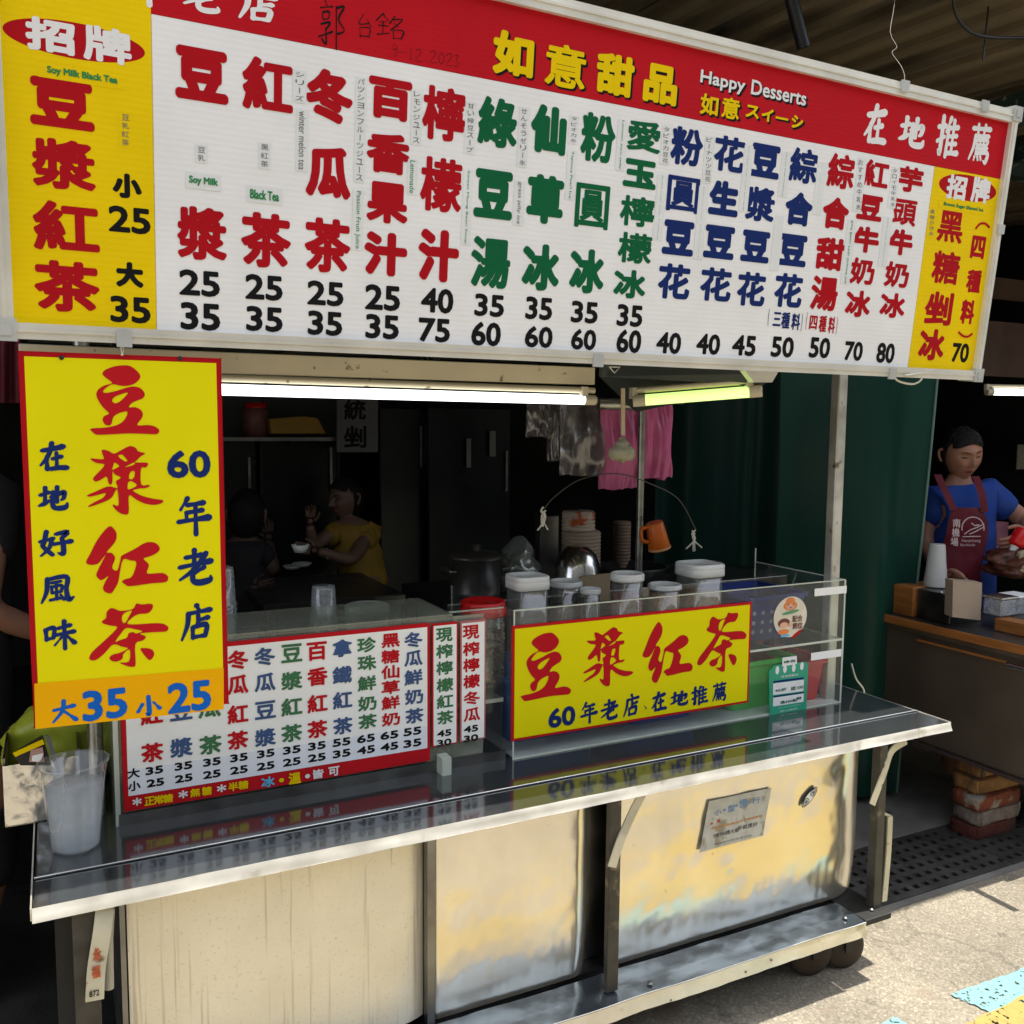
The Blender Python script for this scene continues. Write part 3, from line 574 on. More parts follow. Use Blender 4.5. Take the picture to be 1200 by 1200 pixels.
# ================================================================== HANGING YELLOW SIGN
HP = Plane((-.045, 1.700, 1.08), (1, 0, 0), (0, 0, 1))
HPT = Plane((-.045, 1.6993, 1.08), (1, 0, 0), (0, 0, 1))
hu0, hv1 = HP.px(21, 411); hu1 = HP.px(259, 419)[0]; hv0 = HP.px(40, 853)[1]
hang = thing('hanging_sign', 'tall yellow sign with red border hanging below the left end of the menu sign', 'sign', HP.P(.15, 0))
mb = MB(); mb.bbox(HP.P(hu0, hv0, -.006), HP.P(hu1, hv1, .0), .0015); mb.build('sign_board', DRED, hang)
bw = .0085
mb = MB(); mb.box(HP.P(hu0+bw, hv0+.012, 0), HP.P(hu1-bw, hv1-bw, .0005)); mb.build('yellow_face', LEM, hang)
OP = Plane(HP.O, (1, 0, .012), HP.V)
mb = MB(); a, b_ = HP.px(42, 800); c, d_ = HP.px(262, 783)
mb.add([HP.P(*HP.px(*p), n) for n in (.001, .0018) for p in ((41.5, 854), (262, 831), (262, 783), (40, 801))], [(0,3,2,1),(4,5,6,7),(0,1,5,4),(1,2,6,5),(2,3,7,6),(3,0,4,7)])
mb.build('orange_price_strip', ORG, hang)
letter_part('lettering', HPT, [('豆',145.7,469,84,83,0,0),('漿',147,563,92,82,0,0),('紅',149.5,655,98,83,0,0),('茶',151.5,745,96,82,0,0)], [RED], hang, brush=True)
letter_part('lettering', HPT, [('在',62,535,37,35,0,0),('地',63,583,38,32,0,0),('好',65,637,40,36,0,0),('風',67,691,40,37,0,0),('味',69,744,39,38,0,0),
 ('年',227,605,39,45,0,0),('老',229,665,41,45,0,0),('店',231,730,39,44,0,0)], [NAVY], hang, brush=True)
letter_part('lettering', HPT, [('60',221.5,544,52,33,.05,0)], [NAVY], hang)
mb = MB(); mb_brush[0] = True
put_px(mb, HP, '大', 75, 833, 32, 30, n=.0022); put_px(mb, HP, '小', 174, 827, 30, 28, n=.0022); mb_brush[0] = False
put_px(mb, HP, '35', 123, 825, 54, 42, r=.045, n=.0022); put_px(mb, HP, '25', 222, 816, 52, 42, r=.045, n=.0022); mb.build('lettering', [BLUE], hang)
for x, y in ((72, 419), (211, 420)):
    p = at(x, y, Y=1.6985); mb = MB(); mb.lathe(p, [(.0, -.001), (.004, -.001), (.004, .001), (0, .001)], 12, axis=Matrix.Rotation(R_(90), 3, 'X')); mb.build('grommet', BLACKP, hang)
p = at(143, 408, Y=1.695)
mb = MB(); mb.tube([p+Vector((0, 0, -.012)), p+Vector((0, -.004, .008)), p+Vector((.004, 0, .03))], .003, 8); mb.lathe(p+Vector((0, 0, .012)), [(0,-.006),(.006,-.004),(.006,.004),(0,.006)], 10); tag(mb.build('swivel_hook', STEELB), 'small metal swivel hook holding the hanging yellow sign', 'hook')

# ================================================================== THE CART
CZ = .72
cart = thing('food_cart', 'stainless steel food cart with flared counter, cream stained panels and a low step', 'food cart', (1.16, 2.1, 0))
def part(name, m, mb, parent=cart, label=None): return mb.build(name, m, parent, label)
mb = MB(); mb.bbox((-.06, 1.925, CZ-.022), (2.388, 2.78, CZ), .003); part('counter_top', STEEL, mb)
mb = MB(); mb.bbox((-.062, 1.802, CZ-.020), (2.389, 1.921, CZ-.003), .003); part('counter_front_strip', STEEL, mb)
mb = MB(); mb.tube([(-.062, 1.923, CZ-.0005), (2.389, 1.923, CZ-.0005)], .0028, 8); part('counter_seam', STEELB, mb)
mb = MB()
def lipf(a, b):
    x = -.064+2.454*a
    return (x, 1.802-.010*b-.0015*noise.noise(Vector((x*6, b*2, 0))), CZ-.0015-.024*b+.0015*noise.noise(Vector((x*9, 3, b))))
mb.grid(lipf, 120, 4); mb.grid(lambda a, b: (-.064+2.454*a, 1.792+.03*b, CZ-.0255), 2, 1)
mb.box((2.3895, 1.80, CZ-.024), (2.392, 2.78, CZ-.001)); mb.box((-.067, 1.80, CZ-.024), (-.0645, 2.78, CZ-.001)); part('counter_lip', LIPM, mb)
# front sheets
def steel_sheet(name, col, rough, metal, bump, dirt=None, drips=False, marks=False):
    m = mat(name, col, rough, metal, var=.10, scale=5, bump=bump, bscale=9, dirt=dirt)
    N = m.node_tree.nodes; L = m.node_tree.links; b = N['Principled BSDF']
    if drips:
        tc = N.new('ShaderNodeTexCoord'); mp = N.new('ShaderNodeMapping'); mp.inputs['Scale'].default_value = (60, 60, 1.6)
        dn = N.new('ShaderNodeTexNoise'); dn.inputs['Scale'].default_value = 1.2; dn.inputs['Detail'].default_value = 3; dn.inputs['Distortion'].default_value = .25
        L.new(tc.outputs['Object'], mp.inputs[0]); L.new(mp.outputs[0], dn.inputs[0])
        sp = N.new('ShaderNodeTexNoise'); sp.inputs['Scale'].default_value = 140; sp.inputs['Detail'].default_value = 3; L.new(tc.outputs['Object'], sp.inputs[0])
        r1 = N.new('ShaderNodeMapRange'); r1.inputs[1].default_value = .60; r1.inputs[2].default_value = .70; L.new(dn.outputs[0], r1.inputs[0])
        r2 = N.new('ShaderNodeMapRange'); r2.inputs[1].default_value = .60; r2.inputs[2].default_value = .70; r2.inputs[4].default_value = .5; L.new(sp.outputs[0], r2.inputs[0])
        mxx = N.new('ShaderNodeMath'); mxx.operation = 'MAXIMUM'; L.new(r1.outputs[0], mxx.inputs[0]); L.new(r2.outputs[0], mxx.inputs[1])
        sc_ = N.new('ShaderNodeMath'); sc_.operation = 'MULTIPLY'; sc_.inputs[1].default_value = .55; L.new(mxx.outputs[0], sc_.inputs[0])
        mx = N.new('ShaderNodeMix'); mx.data_type = 'RGBA'; src = b.inputs['Base Color'].links[0].from_socket
        L.new(sc_.outputs[0], mx.inputs[0]); L.new(src, mx.inputs[6]); mx.inputs[7].default_value = (.38, .32, .22, 1); L.new(mx.outputs[2], b.inputs['Base Color'])
    return m
SH1 = steel_sheet('stained_cream_sheet', (.88, .82, .66), .42, .45, .03, drips=True)
SH2 = steel_sheet('dented_steel_sheet', (.86, .81, .69), .23, .84, .03, dirt=((.40, .34, .22), 34, .72, .08))
dents = [(.80, .47, .035, .004), (1.02, .40, .05, -.003), (1.5, .45, .03, .003), (1.62, .40, .02, -.003), (1.9, .52, .04, .004), (1.98, .36, .03, -.004), (1.35, .36, .05, .003), (1.74, .5, .025, .0025), (.9, .3, .03, .003), (2.02, .6, .025, .003)]
def sheet(name, m, x0, x1, z0, z1, y, amp, seed, roll=0., nx=150, nz_=70, label=None):
    mb = MB()
    def fn(a, b):
        x = x0+(x1-x0)*a; z = z0+(z1-z0)*b
        q = amp*(noise.noise(Vector((x*4, z*5, seed)))+.5*noise.noise(Vector((x*10, z*13, seed+5)))+.25*noise.noise(Vector((x*30, z*26, seed+9))))
        e = min(1, 8*min(a, 1-a))*min(1, 6*min(b, 1-b)+.2)
        if amp > .002:
            edge = .15+.05*noise.noise(Vector((x*5, 0, seed)))+.03*noise.noise(Vector((x*16, 0, seed)))
            lo = max(0, 1-(z-z0)/edge); q += .0014*noise.noise(Vector((x*48, z*5, seed)))*min(1, lo*3)
            for dx_, dz_, dr_, da_ in dents: q -= da_*math.exp(-((x-dx_)**2+(z-dz_)**2)/dr_**2)
            yy = y-q*e+.013*lo**1.5
        else: yy = y-q*e
        if roll: k = max(0, (a-.86)/.14); yy += roll*k*k
        if roll: k2 = max(0, (.03-a)/.03); yy += roll*.15*k2*k2
        return (x, yy, z)
    mb.grid(fn, nx, nz_); return part(name, m, mb, label=label)
sheet('front_panel', SH1, .098, .733, .215, .70, 1.885, .0012, 2, roll=.02, label='flat cream coloured front panel with vertical drip stains')
sheet('front_panel', SH2, .752, 1.195, .20, .70, 1.880, .0038, 11, roll=.05, label='dented shiny middle front panel')
sheet('front_panel', SH2, 1.235, 2.155, .20, .70, 1.880, .0042, 23, roll=.05, label='dented shiny right front panel carrying a small notice')
mb = MB(); mb.box((.733, 1.875, .2), (.751, 1.90, .69)); part('panel_joint', STEELD, mb)
mb = MB(); mb.box((.10, 1.95, .2), (2.13, 1.96, .69)); mb.box((2.135, 1.95, .2), (2.15, 2.7, .69)); mb.box((.085, 1.89, .2), (.095, 2.7, .69)); mb.box((.10, 2.69, .2), (2.06, 2.70, .69)); mb.box((.1, 1.9, .185), (2.06, 2.7, .198)); part('body_box', STEELD, mb)
for y in (1.9, 2.6): mb = MB(); mb.box((-.03, y, .0), (-.0, y+.03, .69)); part('end_frame', DARK, mb)
# step
STEPM = steel_sheet('step_sheet', (.27, .315, .36), .22, .9, .4)
mb = MB()
def stepf(a, b):
    x = -.02+2.05*a; y = 1.765+.112*b
    return (x, y, .193+.006*b+.0035*noise.noise(Vector((x*7, y*20, 1)))+.0015*noise.noise(Vector((x*25, y*40, 1))))
mb.grid(stepf, 160, 8); part('step_top', STEPM, mb)
mb = MB()
def steplip(a, b):
    x = -.02+2.05*a; p = stepf(a, 0)
    return (x, 1.765-.004*b-.002*noise.noise(Vector((x*9, b, 4))), p[2]-b*(.040+.006*noise.noise(Vector((x*3, 0, 8)))))
mb.grid(steplip, 160, 4); part('step_lip', LIPM, mb)
mb = MB(); mb.tube([stepf(i/40, 0) for i in range(41)], .002, 6); part('step_edge', STEELB, mb)
mb = MB(); mb.bbox((2.032, 1.766, .178), (2.135, 2.0, .196), .003); mb.box((.0, 1.775, .165), (2.02, 2.7, .18)); part('base_frame', DARK, mb)
for x in (1.985, 2.09, .76, 1.3): mb = MB(); mb.lathe((x, 1.80 if x > 1.5 else 1.79, .199), [(0, .004), (.006, .003), (.008, 0)], 10); part('rivet', STEELD, mb)
for px, py in ((904, 1125), (874, 1139), (786, 1172)):
    p = at(px, py, Y=1.7615); mb = MB(); mb.lathe(p, [(0, .0025), (.0025, .002), (.0035, 0)], 8, axis=Matrix.Rotation(R_(90), 3, 'X')); part('rivet', STEELD, mb)
# uprights and straps
IRONP = mat('worn_flat_bar', (.07, .065, .055), .5, .5, var=.35, scale=20, dirt=((.28, .24, .17), 18, .60, .15))
def upright(x0, x1, y0, y1, z0, z1): mb = MB(); mb.bbox((x0, y0, z0), (x1, y1, z1), .002); part('upright_bar', IRONP, mb)
upright(1.178, 1.211, 1.800, 1.818, .20, .69); upright(2.098, 2.128, 1.80, 1.83, .195, .69); upright(.0, .045, 1.815, 1.835, .0, .69)
STRAP = mat('painted_strap', (.55, .52, .40), .45, .3, var=.2, dirt=((.16, .1, .06), 30, .6, .1))
def strap(pts, w_=.022, th=.004, label=None):
    P = [Vector(q) for q in catmull([tuple(p) for p in pts], 5)]; mb = MB(); vs = []
    for i, p in enumerate(P):
        t = (P[min(i+1, len(P)-1)]-P[max(i-1, 0)]).normalized(); nn = Vector((0, 1, 0)); s_ = t.cross(nn).normalized()
        vs += [p-s_*w_/2-nn*th/2, p+s_*w_/2-nn*th/2, p+s_*w_/2+nn*th/2, p-s_*w_/2+nn*th/2]
    fs = [(4*i+k, 4*i+(k+1) % 4, 4*i+4+(k+1) % 4, 4*i+4+k) for i in range(len(P)-1) for k in range(4)]+[(0, 1, 2, 3), tuple(len(vs)-4+k for k in range(4))]
    mb.add(vs, fs); return part('strap_brace', STRAP, mb, label=label)
strap([at(755, 926, Y=1.803), at(741, 953, Y=1.803), at(727, 985, Y=1.797), at(717, 1016, Y=1.795)], .024)
strap([at(1062, 868, Y=1.803), at(1045, 880, Y=1.803), at(1036, 905, Y=1.80), at(1022, 943, Y=1.795)], .022)
strap([at(123, 1062, Y=1.812), at(120, 1090, Y=1.80), at(113, 1135, Y=1.80), at(111, 1172, Y=1.80)], .032, label='strap brace with peeling red characters')
HPp = Plane((.0, 1.7965, .5), (1, 0, 0), (0, 0, 1))
RUSTR = mat('peeling_red', (.45, .09, .03), .7, var=.4, scale=60)
mb = MB()
for s_, x, y in (('永', 114, 1118), ('福', 112.5, 1139)): put_px(mb, HPp, s_, x, y, 11, 17, r=.05)
part('peeling_characters', RUSTR, mb)
mb = MB(); put_px(mb, HPp, '872', 110.5, 1164, 12, 10, r=.02); part('painted_number', BLK, mb)
mb = MB(); mb.tube([at(129, 1065, Y=1.85), at(127, 1100, Y=1.85), at(128, 1158, Y=1.85)], .009, 10); part('bottle_neck_pipe', mat('bone_plastic', (.45, .42, .33), .4), mb)
# folded shelf frame on the right
mb = MB(); mb.bbox((2.150, 1.83, .185), (2.195, 1.845, .46), .002); part('folded_leg', DARK, mb)
strap([at(1043, 957, Y=1.815), at(1041, 1000, Y=1.815), at(1036, 1056, Y=1.815)], .020)
mb = MB(); mb.tube([at(1026, 942, Y=1.82), at(1031, 951, Y=1.82), at(1044, 957, Y=1.82)], .005, 6); part('folded_leg_hinge', STRAP, mb)
# casters
WH = None
for i, (x, y) in enumerate(((2.045, 1.86), (1.93, 1.875), (.45, 1.9), (.45, 2.6), (1.95, 2.6))):
    mb = MB(); c = Vector((x, y, .068)); A = Matrix.Rotation(R_(90), 3, 'X') @ Matrix.Rotation(R_(-14), 3, 'Y')
    mb.lathe(c, [(0, -.018), (.05, -.018), (.064, -.012), (.066, 0), (.064, .012), (.05, .018), (0, .018)], 28, axis=A)
    wh = part('caster_wheel', RUBBER, mb)
    m2 = MB(); m2.lathe(c+Vector((0, -.019, 0)), [(0, .006), (.008, .005), (.010, 0)], 12, axis=Matrix.Rotation(R_(90), 3, 'X')); m2.build('wheel_bolt', STEELB, wh)
    m3 = MB(); m3.box((x-.012, y-.026, .06), (x+.012, y-.021, .165)); m3.box((x-.012, y+.021, .06), (x+.012, y+.026, .165)); m3.box((x-.03, y-.03, .160), (x+.03, y+.03, .166)); m3.build('caster_fork', DARK, wh)
# posts on the counter, awning
PIPE = mat('scuffed_pipe', (.36, .36, .33), .32, .8, var=.25, scale=16, dirt=((.16, .13, .09), 20, .62, .1))
mb = MB(); mb.bbox((2.205, 2.115, CZ), (2.242, 2.15, 1.86), .004); part('canopy_post', mat('pale_scuffed_post', (.60, .60, .55), .35, .6, var=.2, scale=16, dirt=((.16, .13, .09), 20, .64, .1)), mb)
mb = MB(); mb.tube([(.062, 2.19, CZ), (.062, 2.19, 1.8)], .016, 14); part('canopy_post', PIPE, mb)
mb = MB(); mb.tube([(1.765, 2.55, CZ), (1.765, 2.55, 1.78)], .0125, 12); part('canopy_post', PIPE, mb)
AWN = mat('awning_underside', (.03, .037, .034), .5, var=.4, scale=5, dirt=((.12, .13, .12), 12, .62, .1))
mb = MB(); mb.box((-.05, 1.80, 1.815), (2.27, 2.85, 1.835)); part('awning_roof', AWN, mb)
mb = MB(); mb.bbox((-.05, 1.93, 1.700), (1.195, 1.955, 1.742), .002); part('cream_fascia', CREAM, mb)
mb = MB(); mb.bbox((-.05, 1.957, 1.72), (1.2, 2.0, 1.745), .002); part('awning_rail', GB, mb)
mb = MB()
mb.prism([at(702, 441, Y=2.05), at(885, 438, Y=1.80), at(908, 441, Y=1.80), at(893, 452, Y=1.80), at(745, 483, Y=2.3)], (0, 0, .03)); part('awning_flap', AWN, mb)
mb = MB(); mb.prism([at(873, 434, Y=1.79), at(912, 436, Y=1.79), at(905, 448, Y=1.79), at(884, 448, Y=1.79)], (0, .02, 0)); part('flap_bracket', FRAME, mb)
mb = MB()
for i in range(4): mb.box((.15+.45*i, 1.85, 1.80), (.19+.45*i, 2.8, 1.814))
part('awning_slats', STEELB, mb)
mb = MB(); mb.tube([at(700, 473, Y=2.3), at(752, 474, Y=2.3)], .018, 12); part('grey_crossbar', PIPE, mb)

# ---- fluorescent tubes
GLOW = mat('lit_tube', (.9, .9, .9), .4, var=0, emit=((.93, 1, 1), 1.1))
GLOWY = mat('lit_tube_yellowish', (.9, .9, .7), .4, var=0, emit=((.62, 1, .22), .42))
CAPM = mat('tube_holder', (.55, .5, .38), .5)
def lamp(name, label, a, b, r, glow, group=None):
    a = Vector(a); b = Vector(b); d = (b-a).normalized(); t = thing('tube_light', label, 'tube light', a, 'fluorescent tube lights')
    mb = MB(); mb.tube([a+d*.03, b-d*.03], r, 14); mb.build('tube', glow, t)
    for p, q in ((a, a+d*.032), (b-d*.032, b)): mb = MB(); mb.tube([p, q], r*1.08, 14); mb.box(p+Vector((-.008, -.008, r*.4)), p+Vector((.008, .008, r+.02))); mb.build('lamp_holder', CAPM, t)
    mb = MB(); mb.tube([a+Vector((0, .004, r+.012)), b+Vector((0, .004, r+.012))], .008, 6); mb.build('housing', CREAM, t); return t
lamp('a', 'long bright white tube light under the cream fascia of the cart', (.0, 1.93, 1.668), at(697, 469, Y=1.93), .0115, GLOW)
lamp('b', 'short tube light glowing yellow green at the right of the cart awning', at(742, 470, Y=2.0), at(893, 458, Y=1.80), .0145, GLOWY)
lamp('c', 'white tube light over the second stall at the right edge of the photo', at(1156, 459, Y=2.9), at(1156, 459, Y=2.9)+Vector((1.2, -.35, .0)), .016, GLOW)

# ---- notice, sticker, panel marks
PP = Plane((0, 1.874, 0), (1, 0, 0), (0, 0, 1))
NOTM = mat('weathered_notice', (.50, .50, .46), .5, var=.15, scale=30, dirt=((.3, .27, .2), 25, .56, .1))
def quad(pl, pts, n0=0, n1=.001): return [pl.P(*pl.px(*p), n) for n in (n0, n1) for p in pts]
QF = [(0,3,2,1),(4,5,6,7),(0,1,5,4),(1,2,6,5),(2,3,7,6),(3,0,4,7)]
note = thing('notice', 'small weathered white notice taped on the right front panel of the cart', 'notice', (1.6, 1.868, .55))
mb = MB(); mb.add(quad(PP, [(820, 999), (894, 979), (904, 923), (831, 939)], -.001, .0002), QF); mb.build('notice_sheet', NOTM, note)
FB = mat('faded_blue', (.16, .28, .48), .6); FO = mat('faded_orange', (.62, .30, .10), .6); FK = mat('faded_black', (.09, .09, .09), .6); FR = mat('faded_red', (.4, .06, .06), .6)
letter_part('c', PP, [('小',841,952,9,9,.03,0),('·',849,949,4,4,.0,0),('型',857,947,9,10,.03,0),('·',863,944,4,4,0,0),('慢',871,941,10,12,.03,0),('·',878,940,4,4,0,0),('行',886,938,10,10,.03,0),
 ('請勿張貼廣告', 850, 967, 33, 11, .02, 1), ('並且愛護設備', 880, 959, 26, 9, .02, 1), ('環保', 843, 978, 15, 8, .02, 2), ('請大家', 858, 974, 16, 9, .02, 2), ('手就是好', 876, 968, 24, 11, .02, 2), ('感謝您的配合與支持', 859, 984, 44, 13, 0, 2), ('■', 842, 962, 4, 4, 0, 3), ('■', 834, 965, 3, 3, 0, 3)], [FB, FO, FK, FR], note)
mb = MB(); u, v = PP.px(948.5, 934)
for r0, n in ((1.0, .001), (.8, .0014)):
    pass
st = thing('oval_sticker', 'small tilted oval sticker with two rings beside the weathered notice', 'sticker', PP.P(u, v))
def ell(mb, u, v, a, b, ang, n, N=28):
    ca, sa = math.cos(ang), math.sin(ang)
    mb.add([PP.P(u+a*math.cos(2*math.pi*k/N)*ca-b*math.sin(2*math.pi*k/N)*sa, v+a*math.cos(2*math.pi*k/N)*sa+b*math.sin(2*math.pi*k/N)*ca, n) for k in range(N)], [list(range(N))])
mb = MB(); ell(mb, u, v, .037, .014, .72, .0006); mb.build('dark_rim', BLK, st)
mb = MB(); ell(mb, u, v, .034, .0115, .72, .0010); mb.build('white_field', PAPER, st)
for k in (-1, 1):
    for a, m_, n in ((.0125, BLK, .0014), (.0095, PAPER, .0018), (.0065, GREY, .0022)):
        mb = MB(); ell(mb, u+k*.018*math.cos(.72), v+k*.018*math.sin(.72), a, a*.8, .72, n); mb.build('ring', m_, st)

# ================================================================== MENU CASE (left) with its boards
MY = 2.10
MP = Plane((0, MY, 0), (1, 0, 0), (0, 0, 1))
case = thing('glass_counter_case', 'low frosted case on the left of the counter behind the drinks price board', 'display case', (.5, 2.2, CZ))
mb = MB(); mb.box((.10, MY+.004, CZ), (.978, MY+.009, 1.115)); mb.build('front_pane', FROST, case)
mb = MB(); mb.box((.10, MY+.004, 1.116), (.89, 2.34, 1.122)); mb.build('top_pane', FROST, case)
mb = MB(); mb.box((.104, MY+.012, CZ+.03), (.88, MY+.03, 1.10)); mb.build('inner_board', WALLG, case)
for x in (.093, .885): mb = MB(); mb.box((x, MY+.004, CZ), (x+.006, 2.34, 1.115)); mb.build('side_pane', FROST, case)
mb = MB(); mb.box((.094, MY-.002, CZ), (.104, MY+.003, 1.117)); mb.build('edge_strip', EDGE, case)
mb = MB(); mb.box((.10, MY-.003, CZ), (1.04, MY+.003, CZ+.026)); mb.build('base_strip', STEELD, case)
board = thing('price_board', 'wide white drinks price board with red border and red bottom band on the counter case', 'price board', (.47, MY, .75))
bx0, bz0 = MP.px(145, 950); bx1, bz1 = MP.px(502.5, 729); bzb = MP.px(503, 874.5)[1]
mb = MB(); mb.bbox((bx0, MY-.009, bz0), (bx1, MY-.004, bz1), .001); mb.build('red_backing', RED, board)
mb = MB(); mb.box((bx0+.010, MY-.0096, bzb), (bx1-.008, MY-.0091, bz1-.010)); mb.build('white_face', PAPER, board)
mb = MB(); mb.box((bx0+.013, MY-.0102, bzb), (bx1-.010, MY-.0097, bzb+.058)); mb.build('price_slip', PAPB, board)
BPL = Plane((0, MY-.0102, 0), (1, 0, 0), (0, 0, 1))
def C6(x, y): return 130+x/2.553, 680+y/2.553
BM = [RED, mat('board_green', (.03, .16, .06), .5), mat('board_blue', (.03, .08, .22), .5), BLK, WHT, YEL, mat('board_sky', (.1, .5, .75), .5)]
T = []
def cc(chars, pos, ci, w_=25, h=21.5):
    for c, p in zip(chars, pos): T.append((c, *C6(*p), w_, h, .035, ci))
def pr(a, b): T.append((a[0], *C6(a[1], a[2]), 21, 12.5, .06, 3)); T.append((b[0], *C6(b[1], b[2]), 21, 12.5, .06, 3))
cc('紅茶', [(122, 402), (124, 515)], 0, 27, 26); pr(('35', 130, 568), ('25', 133, 605))
cc('豆漿', [(210, 390), (211, 500)], 2, 27, 26); pr(('35', 217, 555), ('25', 218, 592))
cc('瓜茶', [(295, 382), (298, 492)], 1, 27, 26); pr(('35', 302, 543), ('25', 302, 580))
cc('大小', [(68, 577), (70, 615)], 3, 15, 14)
cc('冬瓜紅茶', [(380, 238), (380, 312), (380, 400), (380, 478)], 0, 25, 25); pr(('35', 383, 530), ('25', 383, 567))
cc('冬瓜豆漿', [(460, 228), (461, 305), (462, 388), (462, 470)], 2, 25, 24); pr(('35', 463, 518), ('25', 463, 555))
cc('豆漿紅茶', [(541, 218), (541, 300), (541, 378), (541, 457)], 1, 25, 24); pr(('35', 541, 507), ('25', 541, 543))
cc('百香紅茶', [(616, 212), (618, 288), (618, 368), (618, 445)], 0, 24, 24); pr(('35', 616, 495), ('25', 616, 530))
cc('拿鐵紅茶', [(692, 203), (692, 283), (693, 358), (694, 435)], 2, 23, 23); pr(('55', 690, 484), ('35', 690, 518))
cc('珍珠鮮奶茶', [(765, 193), (766, 247), (766, 308), (767, 368), (768, 422)], 1, 22, 20); pr(('65', 763, 473), ('45', 763, 507))
cc('黑糖仙草鮮奶', [(837, 180), (836, 228), (836, 274), (837, 320), (837, 366), (838, 415)], 0, 21.5, 18.5); pr(('65', 833, 463), ('45', 833, 497))
cc('冬瓜鮮奶茶', [(905, 178), (905, 233), (905, 290), (907, 348), (908, 405)], 2, 21.5, 20.5); pr(('55', 902, 452), ('35', 902, 487))
for s_, x, y, w_, h, ci in (('*',78,662,11,11,4),('正',115,660,12,12,5),('常',143,656,12,12,5),('糖',171,652,12,12,5),('*',216,640,11,11,4),('無',252,635,12,12,5),('糖',287,630,12,12,5),('*',331,622,11,11,4),('半',366,617,12,12,5),('糖',396,612,12,12,5),
    ('冰',470,603,16,15,6),('·',510,598,6,6,5),('溫',550,592,15,16,5),('·',588,586,6,6,4),('皆',620,579,13,13,4),('可',667,571,13,13,4)): T.append((s_, *C6(x, y), w_, h, .04, ci))
letter_part('c', BPL, T, BM, board)
def strip(x0, x1, label, chars, ci, p45, p30, brd, xc):
    u0, v0 = MP.px((x0+x1)/2, 872 if x0 < 530 else 866); u1, v1 = MP.px((x0+x1)/2, 729 if x0 < 530 else 726)
    a = MP.px(x0, 800)[0]; b = MP.px(x1, 800)[0]
    t = thing('menu_strip', label, 'price board', (a, MY, .78))
    mb = MB(); mb.box((a, MY-.008, v0), (b, MY-.005, v1)); mb.build('backing', RED if brd else mat('dark_pink', (.45, .12, .14), .5), t)
    mb = MB(); mb.box((a+.004, MY-.0086, v0+.003), (b-.004, MY-.0081, v1-.006)); mb.build('white_face', PAPER, t)
    letter_part('c', Plane((0, MY-.0087, 0), (1, 0, 0), (0, 0, 1)), [(c, *C6(xc+k*.6, y), 19.5, 18.5, .035, ci) for k, (c, y) in enumerate(zip(chars, p45[2]))]+[('45', *C6(xc, p45[0]), 17, 10.5, .06, 3), ('30', *C6(xc, p45[1]), 17, 10.5, .06, 3)], BM, t)
strip(505, 535, 'narrow strip listing lemon black tea in green beside the price board', '現榨檸檬紅茶', 1, (457, 485, (163, 212, 262, 313, 362, 410)), 0, True, 997)
strip(538, 567.5, 'narrow strip listing lemon winter melon in red, rightmost beside the price board', '現榨檸檬冬瓜', 0, (444, 472, (155, 205, 253, 302, 352, 401)), 0, False, 1077)
mb = MB(); mb.box((.845, 2.06, CZ), (.87, 2.098, CZ+.045)); tag(mb.build('acrylic_block', EDGE), 'small clear acrylic offcut standing under the narrow menu strips', 'acrylic block')

# ================================================================== ACRYLIC CASE (right)
AY = 2.085
ac = thing('acrylic_display_case', 'clear two level acrylic display case on the right of the counter behind the yellow banner', 'display case', (1.65, 2.2, CZ))
ax0, ax1, az1 = 1.055, 2.235, 1.118
def apane(nm, a, b, m=CLEAR): mb = MB(); mb.box(a, b); return mb.build(nm, m, ac)
apane('front_pane', (ax0, AY, CZ), (ax1, AY+.004, az1)); apane('side_pane', (ax1-.004, AY+.005, CZ), (ax1, 2.5, az1)); apane('side_pane', (ax0, AY+.005, CZ), (ax0+.004, 2.5, az1))
apane('case_floor', (ax0+.006, AY+.006, CZ+.001), (ax1-.006, 2.5, CZ+.004), mat('milky_sheet', (.55, .58, .56), .35)); apane('middle_shelf', (ax0+.006, AY+.006, .925), (ax1-.006, 2.5, .93)); apane('divider', (1.84, AY+.15, CZ), (1.844, 2.49, .92))
mb = MB()
for a, b in (((ax0, AY-.001, az1), (ax1, AY+.004, az1+.003)), ((ax0, AY-.001, .924), (ax1, AY-.0, .931)), ((ax1-.005, AY-.002, CZ), (ax1+.001, AY-.0005, az1)), ((ax0-.001, AY-.002, CZ), (ax0+.003, AY-.0005, az1)), ((ax0, AY-.001, CZ), (ax1, AY-.0, CZ+.005)),
             ((ax1-.004, AY+.004, az1), (ax1, 2.5, az1+.003)), ((ax1-.006, AY+.004, .924), (ax1-.0045, 2.5, .931)), ((ax1-.004, 2.5, CZ), (ax1, 2.503, az1+.05)), ((ax0, 2.5, CZ), (ax0+.003, 2.503, az1))):
    mb = MB(); mb.box(a, b); mb.build('pane_edge', EDGE, ac)
for px, pz in (((626, 829), (263, 310)), ((604, 795), (662, 726))):
    a = at(840+px[0]/5.455, 640+(pz[0]+22)/5.455, Y=AY-.002); b = at(840+px[1]/5.455, 640+(pz[1]-22)/5.455, Y=AY-.002)
    zc = (a.z+b.z)/2; mb = MB(); mb.box((a.x, AY-.0022, zc-.012), (b.x, AY-.0012, zc+.012)); mb.build('white_tape', PAPER, ac)
